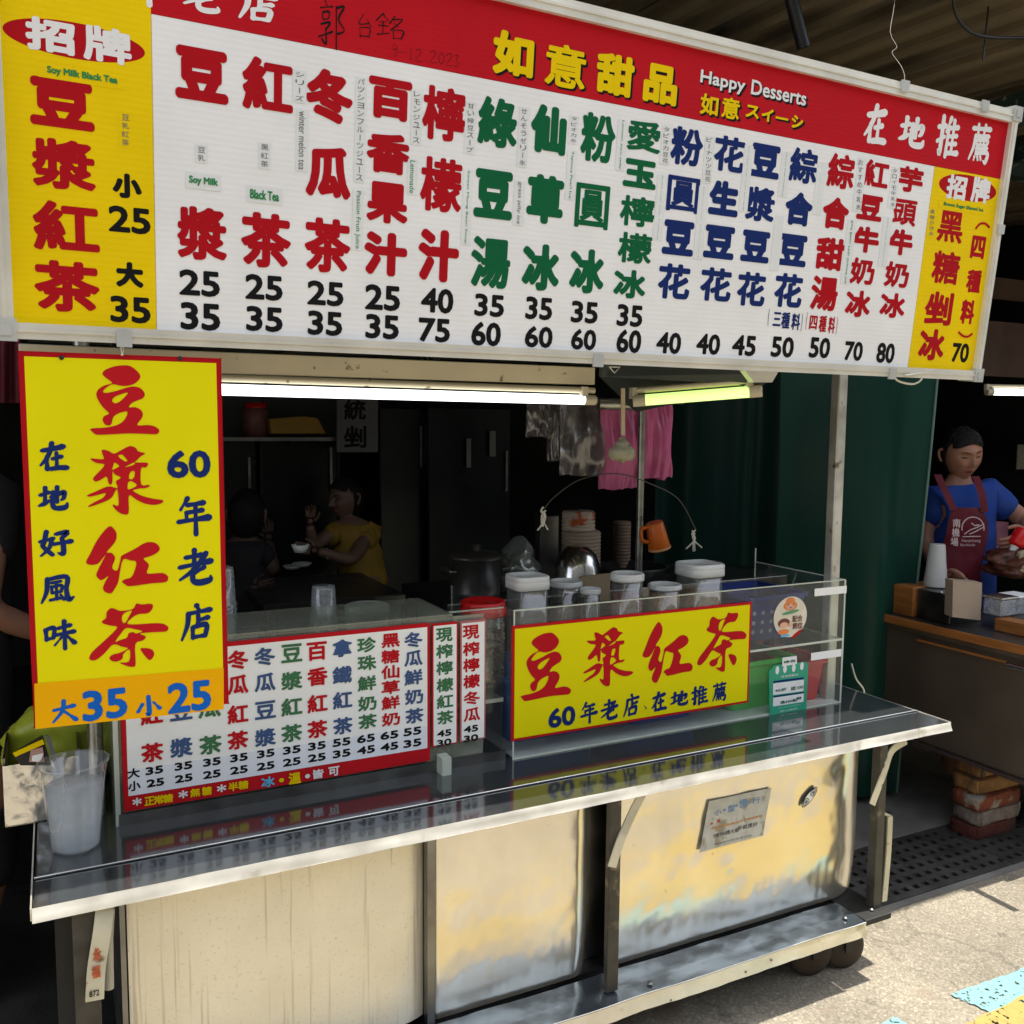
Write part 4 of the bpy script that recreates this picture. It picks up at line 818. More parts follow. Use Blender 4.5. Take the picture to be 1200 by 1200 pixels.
# middle section case with the nuts jar
mc = thing('clear_counter_shelf', 'small clear shelf between the price strips and the yellow banner', 'shelf', (1.0, 2.2, CZ))
mb = MB(); mb.box((.895, 2.14, .868), (1.05, 2.5, .874)); mb.build('shelf_pane', FROST, mc)
mb = MB(); mb.box((.895, 2.136, CZ), (1.05, 2.139, 1.118)); mb.build('front_pane', CLEAR, mc)
mb = MB(); mb.box((.895, 2.132, .866), (1.05, 2.136, .876)); mb.build('pane_edge', EDGE, mc); mb = MB(); mb.box((.895, 2.134, 1.118), (1.05, 2.14, 1.121)); mb.build('pane_edge', EDGE, mc)
# banner
BNP = Plane((0, AY-.006, 0), (1, 0, 0), (0, 0, 1))
a0, c1 = BNP.px(600.5, 734); a1, _ = BNP.px(881.5, 706); c0 = BNP.px(601.5, 869)[1]
ban = thing('yellow_banner', 'yellow banner with red border and large red characters on the acrylic display case', 'sign', (1.46, AY, .76))
mb = MB(); mb.box((a0, AY-.004, c0), (a1, AY-.001, c1)); mb.build('red_border', RED, ban)
mb = MB(); mb.box((a0+.008, AY-.0055, c0+.007), (a1-.008, AY-.0041, c1-.008)); mb.build('yellow_face', LEM, ban)
letter_part('c', BNP, [('豆',640.5,780,60,84,0,0),('漿',713.5,770,60,76,0,0),('紅',783,763,61,78,0,0),('茶',846.5,753,59,76,0,0)], [RED], ban, brush=True)
letter_part('c', BNP, [('年',690,835,19,27,0,0),('老',714,832,20,27,0,0),('店',740,827,19,28,0,0),('、',756,828,6,9,0,0),('在',772,822,19,26,0,0),('地',796.5,818,22,22,0,0),('推',820,815,19,25,0,0),('薦',843,811,17,24,0,0)], [NAVY], ban, brush=True)
letter_part('c', BNP, [('60',658.5,840,32,28,.05,0)], [NAVY], ban)
# round sticker
FP = Plane((0, AY-.0015, 0), (1, 0, 0), (0, 0, 1))
def disc(mb, pl, u, v, a, b, n, N=32, ang=0):
    ca, sa = math.cos(ang), math.sin(ang)
    mb.add([pl.P(u+a*math.cos(2*math.pi*k/N)*ca-b*math.sin(2*math.pi*k/N)*sa, v+a*math.cos(2*math.pi*k/N)*sa+b*math.sin(2*math.pi*k/N)*ca, n) for k in range(N)], [list(range(N))])
def FPX(x, y): return FP.px(840+x/5.455, 640+y/5.455)
u, v = FPX(470, 452); W, H = FP.size(u, v, 222/5.455, 285/5.455)
rs = thing('round_sticker', 'round pastel sticker with a smiling orange dumpling and a waving child on the clear case', 'sticker', FP.P(u, v))
def rsd(nm, col, items, n):
    mb = MB()
    for k, (x, y, a, b, *an) in enumerate(items):
        uu, vv = FPX(x, y); aa, bb = FP.size(uu, vv, a/5.455, b/5.455); disc(mb, FP, uu, vv, aa/2, bb/2, n+k*.00003, 20, an[0] if an else 0)
    mb.build(nm, col, rs)
mb = MB(); disc(mb, FP, u, v, W/2, H/2, .0004); mb.build('sticker_disc', mat('sticker_cream', (.72, .66, .52), .4, var=.1, scale=30), rs)
OR2 = mat('sticker_orange', (.75, .22, .06), .5); PK = mat('sticker_skin', (.75, .42, .28), .5); BR = mat('sticker_brown', (.16, .04, .03), .5); SG = mat('sticker_green', (.10, .32, .14), .5)
rsd('dumpling', OR2, [(470, 380, 92, 70), (470, 350, 60, 50)], .0008); rsd('highlight', PK, [(470, 385, 58, 44)], .0012)
rsd('eyes', BR, [(455, 375, 8, 12), (487, 373, 8, 12), (471, 392, 18, 8)], .0016)
rsd('green_ribbon', SG, [(470, 422, 112, 34, .12)], .0012)
rsd('child_hair', BR, [(428, 492, 80, 70)], .0008); rsd('child_face', PK, [(428, 505, 54, 44)], .0012); rsd('child_shirt', OR2, [(425, 548, 74, 44)], .0010); rsd('child_arm', PK, [(468, 500, 22, 34)], .0012)
rsd('blue_corner', mat('sticker_blue', (.15, .42, .62), .5), [(435, 572, 62, 26)], .0013); rsd('red_corner', RED, [(510, 560, 76, 30, .5)], .0009)
mb = MB()
for s_, x, y in (('配合', 514, 462), ('飼位', 514, 508)): xx, yy = 840+x/5.455, 640+y/5.455; put_px(mb, FP, s_, xx, yy, 12, 9, r=.02, n=.0014)
mb.build('lettering', BR, rs)
# green price card
gc = thing('green_card', 'green card with white label boxes stuck low on the front of the clear case', 'card', FP.P(*FPX(455, 1000)))
GC1 = mat('card_green', (.02, .33, .19), .4)
mb = MB(); P = [(335, 1106), (568, 1070), (582, 748), (560, 738), (535, 742), (370, 760), (330, 800)]
mb.add([FP.P(*FPX(*p), n) for n in (.0006, .0022) for p in P], [list(range(7))[::-1], list(range(7, 14))]+[(i, (i+1) % 7, 7+(i+1) % 7, 7+i) for i in range(7)]); mb.build('card_face', GC1, gc)
def gq(nm, m_, rects, n=.0026):
    for r4 in rects: mb = MB(); mb.add([FP.P(*FPX(*p), n) for p in r4], [(0, 1, 2, 3)]); mb.build(nm, m_, gc)
gq('white_box', WHT, [[(355, 950), (550, 925), (553, 852), (357, 877)], [(355, 1024), (550, 993), (552, 940), (357, 968)], [(415, 768), (508, 752), (508, 700), (415, 712)]])
gq('dark_bar', NAVY, [[(358, 873), (552, 848), (552, 836), (358, 861)], [(358, 966), (552, 938), (552, 930), (358, 957)]], .0028)
for x, y in ((383, 792), (432, 784), (488, 777), (540, 765)):
    mb = MB(); uu, vv = FPX(x, y); disc(mb, FP, uu, vv, .0075, .013, .0027, 14); mb.build('awning_scallop', WHT, gc)
mb = MB()
for s_, x, y, w_, h in (('綠食獎勵站', 462, 826, 20, 6), ('消費滿', 392, 890, 8, 3.5), ('綠點優惠', 508, 876, 13, 4)): put_px(mb, FP, s_, 840+x/5.455, 640+y/5.455, w_, h, r=.0, n=.0032)
mb.build('lettering', WHT, gc)
mb = MB()
for s_, x, y, w_, h in (('95折', 405, 918, 13, 6), ('送100', 508, 903, 15, 7), ('滿300點', 455, 990, 20, 7), ('優惠', 520, 970, 6, 4), ('綠色', 462, 735, 14, 5)): put_px(mb, FP, s_, 840+x/5.455, 640+y/5.455, w_, h, r=.03, n=.0032)
mb.build('lettering', GRN, gc)
mb = MB()
for s_, x, y, w_, h in (('歡迎使用手機掃描', 460, 1022, 26, 5), ('加入我們', 455, 1045, 20, 5)): put_px(mb, FP, s_, 840+x/5.455, 640+y/5.455, w_, h, r=.0, n=.0032)
mb.build('lettering', PAPER, gc)

# ================================================================== FOOD TUBS AND JARS
def tub(label, x, y, w_, d, h, col, z=CZ+.0045, rim=.012, name='plastic_tub', lid=None, taper=.84, fill=None, alpha=1):
    m = mat('tub_%s' % '_'.join(str(int(c*100)) for c in col), col, .35, var=.08, alpha=alpha)
    t = thing(name, label, 'tub', (x, y, z)); mb = MB()
    def ringv(sw, sd, zz):
        r = .02; out = []
        for cx, cy, a0 in ((1, 1, 0), (-1, 1, 90), (-1, -1, 180), (1, -1, 270)):
            for k in range(4): a = R_(a0+30*k); out.append((x+cx*(sw/2-r)+r*math.cos(a), y+cy*(sd/2-r)+r*math.sin(a), zz))
        return out
    rings = [ringv(w_*taper, d*taper, z), ringv(w_, d, z+h-rim), ringv(w_+.016, d+.016, z+h-rim), ringv(w_+.016, d+.016, z+h), ringv(w_-.004, d-.004, z+h), ringv(w_*taper-.006, d*taper-.006, z+.004)]
    vs = [p for r_ in rings for p in r_]; n = 16
    fs = [(i*n+k, i*n+(k+1) % n, (i+1)*n+(k+1) % n, (i+1)*n+k) for i in range(5) for k in range(n)]+[tuple(range(n))[::-1], tuple(range(5*n, 6*n))]
    mb.add(vs, fs, 0, False); mb.build('tub_body', m, t)
    if lid: mb = MB(); mb.bbox((x-w_/2-.01, y-d/2-.01, z+h+.001), (x+w_/2+.01, y+d/2+.01, z+h+.014), .006); mb.build('tub_lid', lid, t)
    if fill:
        mb = MB(); mb.grid(lambda a, b: (x+(a-.5)*w_*.9, y+(b-.5)*d*.9, z+h*.78+.012*noise.noise(Vector((a*6, b*6, x)))), 14, 14); mb.build('contents', fill, t)
    return t
BEANS = mat('dark_red_beans', (.05, .012, .01), .5, var=.5, scale=90, bump=.8, bscale=110)
tub('translucent blue plastic tub in the lower left of the clear case, behind the banner', 1.23, 2.30, .30, .26, .19, (.04, .18, .62))
tub('cobalt blue tub in the middle of the lower shelf beneath the banner', 1.60, 2.27, .26, .24, .15, (.015, .10, .62))
tub('bright green plastic tub on the lower shelf beside the blue one', 1.95, 2.27, .26, .28, .155, (.06, .62, .07))
tub('red plastic tub with dark beans at the right end of the lower shelf', 2.13, 2.22, .15, .20, .135, (.62, .04, .04), fill=BEANS)
tub('pink red tub at the back of the lower shelf above the green tub', 2.10, 2.44, .2, .1, .18, (.42, .05, .05), lid=mat('yellow_lid', (.6, .42, .05), .4))
tub('navy perforated basket on the upper shelf behind the round sticker', 2.02, 2.27, .24, .24, .145, (.02, .04, .20), z=.931, name='perforated_basket')
mb = MB()
for i in range(6):
    for j in range(3): mb.lathe((1.92+.035*i, 2.150+.004*j-.0065*(j), .965+.03*j), [(.007, -.001), (0, -.0012)], 10, axis=Matrix.Rotation(R_(90), 3, 'X'))
BSK = [o for o in bpy.data.objects if o.name.startswith('perforated_basket')][0]; mb.build('basket_holes', mat('pale_hole', (.3, .32, .36), .6), BSK)['kind'] = 'stuff'
def crumple(name, label, cat, c, w_, h, d, m, seed, amp=.3, nu=28, nv=28, pinch=0.):
    mb = MB(); c = Vector(c)
    def fn(a, b):
        th = 2*math.pi*a; ph = math.pi*b; s_ = math.sin(ph)**.6; zz = math.cos(ph)
        k = 1+amp*noise.noise(Vector((math.cos(th)*1.7+seed, math.sin(th)*1.7, zz*2)))+amp*.6*noise.noise(Vector((math.cos(th)*6+seed, math.sin(th)*6, zz*3)))
        s2 = s_*(1-pinch*max(0, zz)); return (c.x+w_/2*s2*math.cos(th)*k, c.y+d/2*s2*math.sin(th)*k, c.z+h/2*zz*(1+.1*amp*noise.noise(Vector((th, seed, 0)))))
    mb.grid(fn, nu, nv); return tag(mb.build(name, m), label, cat)
BAGW = clear('thin_bag_plastic', (.80, .82, .82), 1.2, .2, .30, (.5, .52, .54), 3); BAGG = clear('grey_bag_plastic', (.55, .56, .55), 1.2, .2, .22, (.42, .33, .35), 3)
mb = MB(); P = [at(905, 700, Y=2.22), at(925, 690, Y=2.2), at(935, 668, Y=2.2), at(927, 695, Y=2.28), at(915, 706, Y=2.3), at(890, 702, Y=2.3)]
mb.add(P, [(0, 1, 3), (1, 2, 3), (0, 3, 4), (0, 4, 5)]); mb.grid(lambda a, b: tuple(at(872+60*a, 694+10*b+3*math.sin(a*9), Y=2.19+.1*b)), 14, 6); tag(mb.build('plastic_sheet', clear('white_film', (.9, .9, .92), 1.5, .2, .5, (.7, .72, .78), 3)), 'crinkled clear plastic bag lying over the navy basket', 'plastic bag')
# lidded storage jars on the upper shelf
def jar(label, cx, ytop, w_, lidh, Y, z0, fill=None, square=False, fh=.4):
    p = at(cx, ytop+6, Y=Y); zt = at(cx, ytop, Y=Y).z-.008; px = (at(cx+1, ytop, Y=Y).x-p.x); R = w_*px/2*(.82 if square else .93); lh = lidh*px*.66
    t = thing('storage_jar', label, 'jar', (p.x, Y, z0), 'white lidded clear jars along the top of the display case')
    pw = 5 if square else None
    mb = MB(); mb.lathe((p.x, Y, 0), [(0, z0), (R*.86, z0), (R*.9, z0+.01), (R*.92, zt-lh), (R*.88, zt-lh+.001)], 32, power=pw); mb.build('jar_body', JARM, t)
    mb = MB(); mb.lathe((p.x, Y, 0), [(R*.93, zt-lh), (R, zt-lh+.002), (R, zt-lh*.45), (R*.98, zt-lh*.4), (R, zt-lh*.35), (R*.99, zt-.003), (R*.93, zt), (R*.86, zt), (R*.84, zt-.004), (0, zt-.004)], 32, power=pw); l = mb.build('jar_lid', LID, t)
    if fill:
        H = (zt-lh-z0)*fh; mb = MB()
        mb.lathe((p.x, Y, z0+.003), [(0, 0), (R*.84, 0), (R*.88, H)], 24, power=pw)
        def fn(a, b): th = 2*math.pi*a; r = R*.86*b; return (p.x+r*math.cos(th), Y+r*math.sin(th), z0+H+.012*noise.noise(Vector((math.cos(th)*b*3, math.sin(th)*b*3, cx)))*(1-b*.5)+.006*noise.noise(Vector((math.cos(th)*b*9, math.sin(th)*b*9, cx))))
        mb.grid(fn, 24, 8); mb.build('contents', fill, t)
    return t
CN = mat('dark_seeds', (.05, .02, .014), .6, var=.5, scale=120, bump=1, bscale=130); CO = mat('orange_shreds', (.55, .22, .03), .6, var=.4, scale=60, bump=1, bscale=80)
CY = mat('yellow_crisps', (.6, .36, .14), .6, var=.3, scale=40, bump=1, bscale=50); CR = mat('reddish_dried_fruit', (.30, .06, .03), .6, var=.5, scale=50, bump=1, bscale=60)
zs = .931
jar('square lidded empty jar, leftmost above the yellow banner', 618, 670, 51, 23, 2.26, zs, None, True)
jar('round lidded jar with dark dried bits, second from left above the banner', 663, 677, 40, 10, 2.34, zs, CN, fh=.78)
jar('smallest white lidded jar with dark contents', 692, 686, 25, 9, 2.26, zs, CN, fh=.9)
jar('round lidded jar with reddish pieces in front of the thin steel pole', 735, 668, 41, 13, 2.24, zs, CR, fh=.8)
jar('low round lidded jar of orange shreds', 779, 681, 41, 9, 2.24, zs, CO, fh=.93)
jar('tallest square lidded jar with yellow crisps at the bottom', 820, 656, 55, 22, 2.26, zs, CY, True, fh=.74)
mb = MB(); a = at(680, 706, Y=2.45); b = at(716, 674, Y=2.45); mb.prism([at(680, 704, Y=2.45), at(714, 704, Y=2.45), at(716, 672, Y=2.45), at(681, 676, Y=2.45)], (0, .012, 0))
tag(mb.build('card_sheet', TAN), 'beige cardboard sheet standing behind the small jar', 'cardboard')
# red lidded nuts jar
p = at(566, 712, Y=2.25); t = thing('nut_jar', 'red lidded clear jar of mixed nuts left of the yellow banner', 'jar', (p.x, 2.25, .875)); R = .062
zt = at(566, 699, Y=2.25).z-.01
mb = MB(); mb.lathe((p.x, 2.25, 0), [(0, .876), (R*.9, .877), (R*.97, .90), (R*.97, zt-.04), (R*.9, zt-.034)], 32); mb.build('jar_body', JARM, t)
REDL = mat('red_plastic_lid', (.60, .01, .012), .3)
mb = MB(); mb.lathe((p.x, 2.25, 0), [(R*.98, zt-.042), (R*1.04, zt-.040), (R*1.04, zt-.02), (R*.98, zt-.018), (R*1.0, zt-.012), (R*.98, zt-.002), (R*.9, zt), (R*.84, zt-.005), (0, zt-.005)], 40); mb.build('jar_lid', REDL, t)
NUT = [mat('peanut', (.52, .34, .17), .5), mat('red_nut', (.30, .09, .05), .5)]
mb = MB(); rnd = random.Random(3)
for k in range(420):
    a = rnd.uniform(0, 6.28); r = R*.9*math.sqrt(rnd.random()); r = R*.88 if rnd.random() < .55 else r
    z = .885+rnd.random()*(zt-.06-.885); c = Vector((p.x+r*math.cos(a), 2.25+r*math.sin(a), z)); s_ = rnd.uniform(.004, .007)
    A = Matrix.Rotation(rnd.uniform(0, 3), 3, 'X') @ Matrix.Rotation(rnd.uniform(0, 3), 3, 'Y')
    mb.lathe(c, [(0, -s_*1.3), (s_*.8, -s_*.6), (s_*.8, s_*.6), (0, s_*1.3)], 6, mi=int(rnd.random() < .3), axis=A)
mb.build('nuts', NUT, t, kind='stuff')
# cup stacks
def cupstack(label, cx, ytop, w_, Y, z0, name='cup_stack', m=CUPM, pitch=.012, grp=None):
    p = at(cx, ytop, Y=Y); px = at(cx+1, ytop, Y=Y).x-p.x; R = w_*px/2; zt = p.z
    t = thing(name, label, 'cup stack', (p.x, Y, z0), grp); prof = []; n = int((zt-z0-.1)/pitch)
    mb = MB()
    for k in range(n): z = z0+k*pitch; mb.lathe((p.x, Y, z), [(R*1.0, 0), (R*1.0, pitch*.35), (R*.93, pitch*.4), (R*.93, pitch)], 22)
    mb.build('nested_rims', m, t)['kind'] = 'stuff'
    mb = MB(); z = z0+n*pitch; mb.lathe((p.x, Y, 0), [(R, z), (R*1.0, z+.006), (R*.92, z+.008), (R*.78, zt-.01), (R*.74, zt), (0, zt), ], 28)
    mb.build('top_cup', m, t); return t
cupstack('stack of upturned clear plastic cups behind the price board', 379, 686, 34, 2.42, CZ)
cupstack('tall stack of clear cups half hidden by the hanging yellow sign', 262, 664, 30, 2.42, CZ)
p = at(430, 708, Y=2.42); mb = MB(); mb.lathe((p.x, 2.42, 0), [(0, CZ), (.055, CZ), (.058, p.z-.03), (.062, p.z-.028), (.062, p.z-.004), (.056, p.z), (0, p.z-.002)], 32)
tag(mb.build('white_canister', mat('milky_plastic', (.8, .82, .78), .35)), 'white round lidded canister behind the price board', 'canister')
# big clear cup of cloudy drink
p = at(87, 990, Z=CZ); cx, cy = p.x+.004, 2.03; t = thing('plastic_cup', 'large clear plastic cup of cloudy iced drink at the left end of the counter', 'cup', (cx, cy, CZ))
zt = .905; R1 = .064; R0 = .046
mb = MB(); mb.lathe((cx, cy, 0), [(0, CZ+.002), (R0*.9, CZ+.001), (R0, CZ+.006), (R1*.955, zt-.022), (R1*.99, zt-.020), (R1*1.0, zt-.004), (R1*1.07, zt-.003), (R1*1.08, zt), (R1*1.0, zt+.001)], 48); mb.build('cup_wall', clear('cup_clear', (.96, .97, .98), .6, .05, .10, (.8, .84, .88)), t)
def rr(z): return R0+(R1*.955-R0)*(z-CZ-.006)/(zt-.022-CZ-.006)-.0012
MILK = mat('cloudy_liquid', (.80, .86, .90), .15, var=.15, scale=14, spec=.5, alpha=.42)
mb = MB(); zl = zt-.05; mb.lathe((cx, cy, 0), [(0, CZ+.004), (R0*.88, CZ+.004), (rr(CZ+.01), CZ+.01), (rr(zl), zl), (0, zl+.0005)], 48); mb.build('drink', MILK, t)
mb = MB(); mb.tube([(cx+.022, cy-.02, CZ+.012), (cx-.018, cy-.015, zt-.035)], .0028, 8); mb.build('straw', clear('straw', (.8, .82, .85), .5, .1, .3), t)

# steel box, card pack and bag at the left end
FOIL = steel_sheet('crumpled_foil', (.75, .73, .68), .25, .95, .9)
t = thing('steel_box', 'battered open steel box behind the plastic cup at the left end of the cart', 'box', (-.12, 2.3, .70))
mb = MB(); mb.grid(lambda a, b: (-.122+.15*a, 2.20-.0025*noise.noise(Vector((a*7, b*7, 2))), (.722+.135*b)+.004*noise.noise(Vector((a*8, 0, 1)))), 20, 20); mb.build('front_sheet', FOIL, t)
mb = MB(); mb.box((-.122, 2.21, .715), (-.117, 2.45, .87)); mb.box((.025, 2.21, .715), (.03, 2.45, .87)); mb.box((-.116, 2.21, .715), (.025, 2.45, .72)); mb.build('box_sides', STEELD, t)
kk = Plane(at(40, 905, Y=2.18), (1, 0, .25), (-.25, 0, 1))
t = thing('card_pack', 'small black pack with a yellow stripe and a face picture in the steel box', 'pack', at(40, 895, Y=2.18))
def kq(nm, m_, pts, n): mb = MB(); mb.add([at(*p_, Y=2.18-n)+Vector((0, dd, 0)) for dd in (.0, .006) for p_ in pts], QF); mb.build(nm, m_, t)
kq('pack_box', BLACKP, [(14, 883), (24, 897), (60, 897), (50, 862)], 0); kq('yellow_stripe', YEL, [(15, 883), (18, 887), (52, 872), (50, 867)], .008)
kq('picture', mat('photo_skin', (.45, .26, .2), .5), [(34, 893), (52, 893), (50, 876), (36, 879)], .009); kq('white_patch', PAPER, [(37, 892), (47, 893), (51, 883), (38, 886)], .012)
kq('side_edge', GREY, [(53, 862), (58, 863), (71, 906), (66, 906)], .004)
crumple('plastic_bag', 'yellow green plastic bag bulging behind the cup below the hanging sign', 'plastic bag', at(78, 868, Y=2.42), .26, .20, .18, mat('lime_bag', (.36, .40, .03), .35, var=.3, scale=14, stretch=(1, 1, .3), spec=.6), 4, .25)

# ================================================================== THINGS HANGING AND STANDING BEHIND
t = thing('pull_weight', 'old bell shaped pull weight hanging on a wooden rod below the awning', 'pull weight', at(730, 525, Y=1.9))
mb = MB(); mb.tube([at(730, 455, Y=1.9), at(730, 510, Y=1.9)], .0055, 8); mb.build('rod', mat('pale_wood', (.5, .4, .26), .6), t)
c = at(729, 528, Y=1.9); mb = MB(); k = .00185
mb.lathe(c, [(0, -16*k), (4*k, -16*k), (4*k, -14*k), (14*k, -13*k), (18*k, -8*k), (18.5*k, -2*k), (18*k, 1*k), (14*k, 4*k), (10*k, 7*k), (11*k, 9*k), (8*k, 12*k), (5*k, 13*k), (5*k, 17*k), (0, 18*k)], 28)
mb.build('bell_body', mat('old_bakelite', (.26, .24, .16), .4, var=.2, scale=30, dirt=((.08, .06, .04), 40, .56, .12)), t)
mb = MB(); q = [at(714, 430, Y=1.72), at(720, 437, Y=1.72), at(727, 430, Y=1.72)]; mb.tube([q[0], q[1], q[2], q[0]], .0015, 5); tag(mb.build('wire_hook', STEELB), 'tiny triangular wire hook under the bottom rail of the menu sign', 'hook')
mb = MB(); q = catmull([at(1046, 436, Y=1.69), at(1052, 446, Y=1.70), at(1070, 450, Y=1.70), at(1080, 444, Y=1.69), at(1074, 438, Y=1.69), at(1060, 440, Y=1.68), at(1084, 437, Y=1.69)], 6)
mb.tube(q, .0028, 6); tag(mb.build('tied_string', ROPE), 'loop of white string tied under the right end of the menu sign', 'string')
# wire arc with strings
WY = 2.35
mb = MB(); mb.tube(catmull([at(637, 597, Y=WY), at(650, 582, Y=WY), at(680, 562, Y=WY), at(722, 555, Y=WY), at(760, 566, Y=WY), (at(795, 585, Y=WY)), at(815, 620, Y=WY)], 6), .0018, 5)
tag(mb.build('bent_wire', mat('dull_wire', (.12, .12, .11), .4, .8)), 'long arched wire across the opening with string knots at its ends', 'wire')
def knot(x, y, label, seed):
    rn = random.Random(seed); mb = MB(); b = at(x, y, Y=WY)
    for k in range(4):
        P = [b+Vector((rn.uniform(-.008, .008), rn.uniform(-.004, .004), -.012*j+(.01 if k % 2 else 0))) for j in range(5)]
        P[-1] += Vector((rn.uniform(-.03, .03), 0, -.01)); mb.tube(catmull(P, 4), .0026, 5)
    tag(mb.build('string_knot', ROPE), label, 'string')
knot(637, 598, 'knotted white string on the left end of the arched wire', 1); knot(813, 625, 'knotted white string on the right end of the arched wire', 2)
# bags
def bag(label, x0, y0, x1, y1, Y, m, seed, d=.06, wav=.02, name='hanging_bag'):
    a = at(x0, y0, Y=Y); b = at(x1, y1, Y=Y); mb = MB()
    for s_ in (-1, 1):
        def fn(u, v, s_=s_):
            x = a.x+(b.x-a.x)*u; z = a.z+(b.z-a.z)*v+.012*noise.noise(Vector((u*5, seed, 0)))*v
            bul = d/2*math.sin(math.pi*u)**.6*(.25+.75*math.sin(math.pi*min(1, v*.85+.05)))
            return (x, Y+s_*bul+wav*noise.noise(Vector((u*5, v*2.5, seed+s_)))+wav*.5*noise.noise(Vector((u*16, v*3, seed))), z)
        mb.grid(fn, 30, 22)
    return tag(mb.build(name, m), label, 'plastic bag')
PINK = mat('pink_bag_film', (.62, .12, .30), .35, var=.25, scale=9, stretch=(1, 1, .25), spec=.7)
bag('pink plastic bag hanging behind the pull weight', 703, 470, 748, 572, 2.92, PINK, 3, .07); bag('wide pink plastic bag hanging right of the steel pole', 752, 474, 786, 560, 2.9, PINK, 8, .06)
bag('clear bag of white spoons hanging with orange things inside', 657, 474, 735, 556, 2.95, BAGG, 5, .1); bag('small clear bag hanging leftmost among the bags', 617, 474, 645, 512, 2.95, BAGG, 6); bag('narrow greyish bag hanging beside the clear bag of spoons', 642, 474, 662, 540, 2.98, BAGG, 9)
mb = MB(); mb.grid(lambda u, v: tuple(at(698+36*u, 530+24*v+3*math.sin(u*30), Y=2.96+.01*math.sin(u*25))), 24, 6); tag(mb.build('orange_net', mat('orange_net', (.65, .10, .02), .6, var=.4, scale=60)), 'orange net inside the hanging clear bag', 'net')
mb = MB(); mb.grid(lambda u, v: tuple(at(695+16*u, 505+34*v, Y=2.96)), 6, 6); tag(mb.build('magenta_cloth', mat('magenta', (.4, .03, .1), .5)), 'deep pink cloth among the hanging bags', 'cloth')
mb = MB(); mb.tube([at(600, 470, Y=2.95), at(800, 472, Y=2.95)], .008, 8); tag(mb.build('hanging_rail', STEELD), 'dark rail carrying the plastic bags', 'rail')
# orange mug on the pole
t = thing('orange_mug', 'orange plastic mug hanging tilted on the thin steel pole', 'mug', at(768, 628, Y=2.5))
A = Matrix.Rotation(R_(-15), 3, 'Y'); c = at(770, 628, Y=2.48); k = .0024
OM = mat('orange_plastic', (.72, .16, .015), .35)
mb = MB(); mb.lathe(c, [(0, -20*k), (14.5*k, -20*k), (15.5*k, -18*k), (12*k, 19*k), (11*k, 20*k), (0, 19*k)], 28, axis=A); mb.build('mug_body', OM, t)
mb = MB(); mb.lathe(c, [(15.9*k, -19*k), (16*k, -17*k), (15.2*k, -16*k)], 28, axis=A); mb.build('mug_rim', mat('peach', (.7, .35, .18), .4), t)
mb = MB(); mb.tube(catmull([c+Vector((-.032, 0, .03)), c+Vector((-.062, 0, .025)), c+Vector((-.06, 0, -.01)), c+Vector((-.035, 0, -.02))], 5), .007, 8); mb.build('mug_handle', OM, t)
# back work table and what stands on it
TZ = .98
t = thing('work_table', 'stainless steel work table behind the cart under the pot and bowls', 'table', (1.9, 3.1, 0))
mb = MB(); mb.bbox((1.2, 2.88, TZ-.04), (2.75, 3.35, TZ), .004); mb.build('table_top', STEELD, t)
for x in (1.23, 2.72):
    for y in (2.91, 3.32): mb = MB(); mb.box((x-.015, y-.015, 0), (x+.015, y+.015, TZ-.041)); mb.build('leg', STEELD, t)
def onTable(cx, ytop, Y): p = at(cx, ytop, Y=Y); return p.x, p.z, at(cx+1, ytop, Y=Y).x-p.x
POT = mat('pot_steel', (.32, .31, .30), .35, .9, var=.15)
x, z, k = onTable(557, 645, 3.0); t = thing('stock_pot', 'tall dull steel stock pot with lid in the dark behind the nut jar', 'pot', (x, 3.0, TZ)); R = 27*k
mb = MB(); mb.lathe((x, 3.0, 0), [(0, TZ), (R*.96, TZ), (R, TZ+.02), (R, z-.03), (R*1.05, z-.028), (R*1.05, z-.02)], 36); mb.build('pot_body', POT, t)
mb = MB(); mb.lathe((x, 3.0, 0), [(R*1.04, z-.02), (R*.9, z-.008), (R*.3, z), (.018, z+.002), (.02, z+.02), (0, z+.022)], 36); mb.build('pot_lid', POT, t)
for s_ in (-1, 1): mb = MB(); mb.tube(catmull([(x+s_*R, 2.96, z-.07), (x+s_*R*1.25, 2.96, z-.065), (x+s_*R*1.25, 3.04, z-.065), (x+s_*R, 3.04, z-.07)], 4), .006, 6); mb.build('handle', POT, t)
crumple('vegetable_bag', 'tied clear bag of green vegetables beside the stock pot', 'plastic bag', (at(608, 672, Y=3.0).x, 3.0, TZ+.10), .17, .22, .15, BAGW, 12, .35, pinch=.5)
mb = MB(); rn = random.Random(4); b = Vector((at(608, 672, Y=3.0).x, 3.0, TZ+.085))
for k2 in range(60):
    c = b+Vector((rn.uniform(-.05, .05), rn.uniform(-.04, .04), rn.uniform(-.06, .05))); a = Vector((rn.uniform(-1, 1), rn.uniform(-1, 1), rn.uniform(-1, 1)))*.025; e = a.cross(Vector((rn.random(), 1, 0))).normalized()*.008
    mb.add([c-a, c+e, c+a, c-e], [(0, 1, 2, 3)])
mb.build('green_leaves', mat('leaf_green', (.06, .2, .03), .5)).update_tag(); lv = [o for o in bpy.data.objects if o.name.startswith('green_leaves')][0]; lv['kind'] = 'stuff'
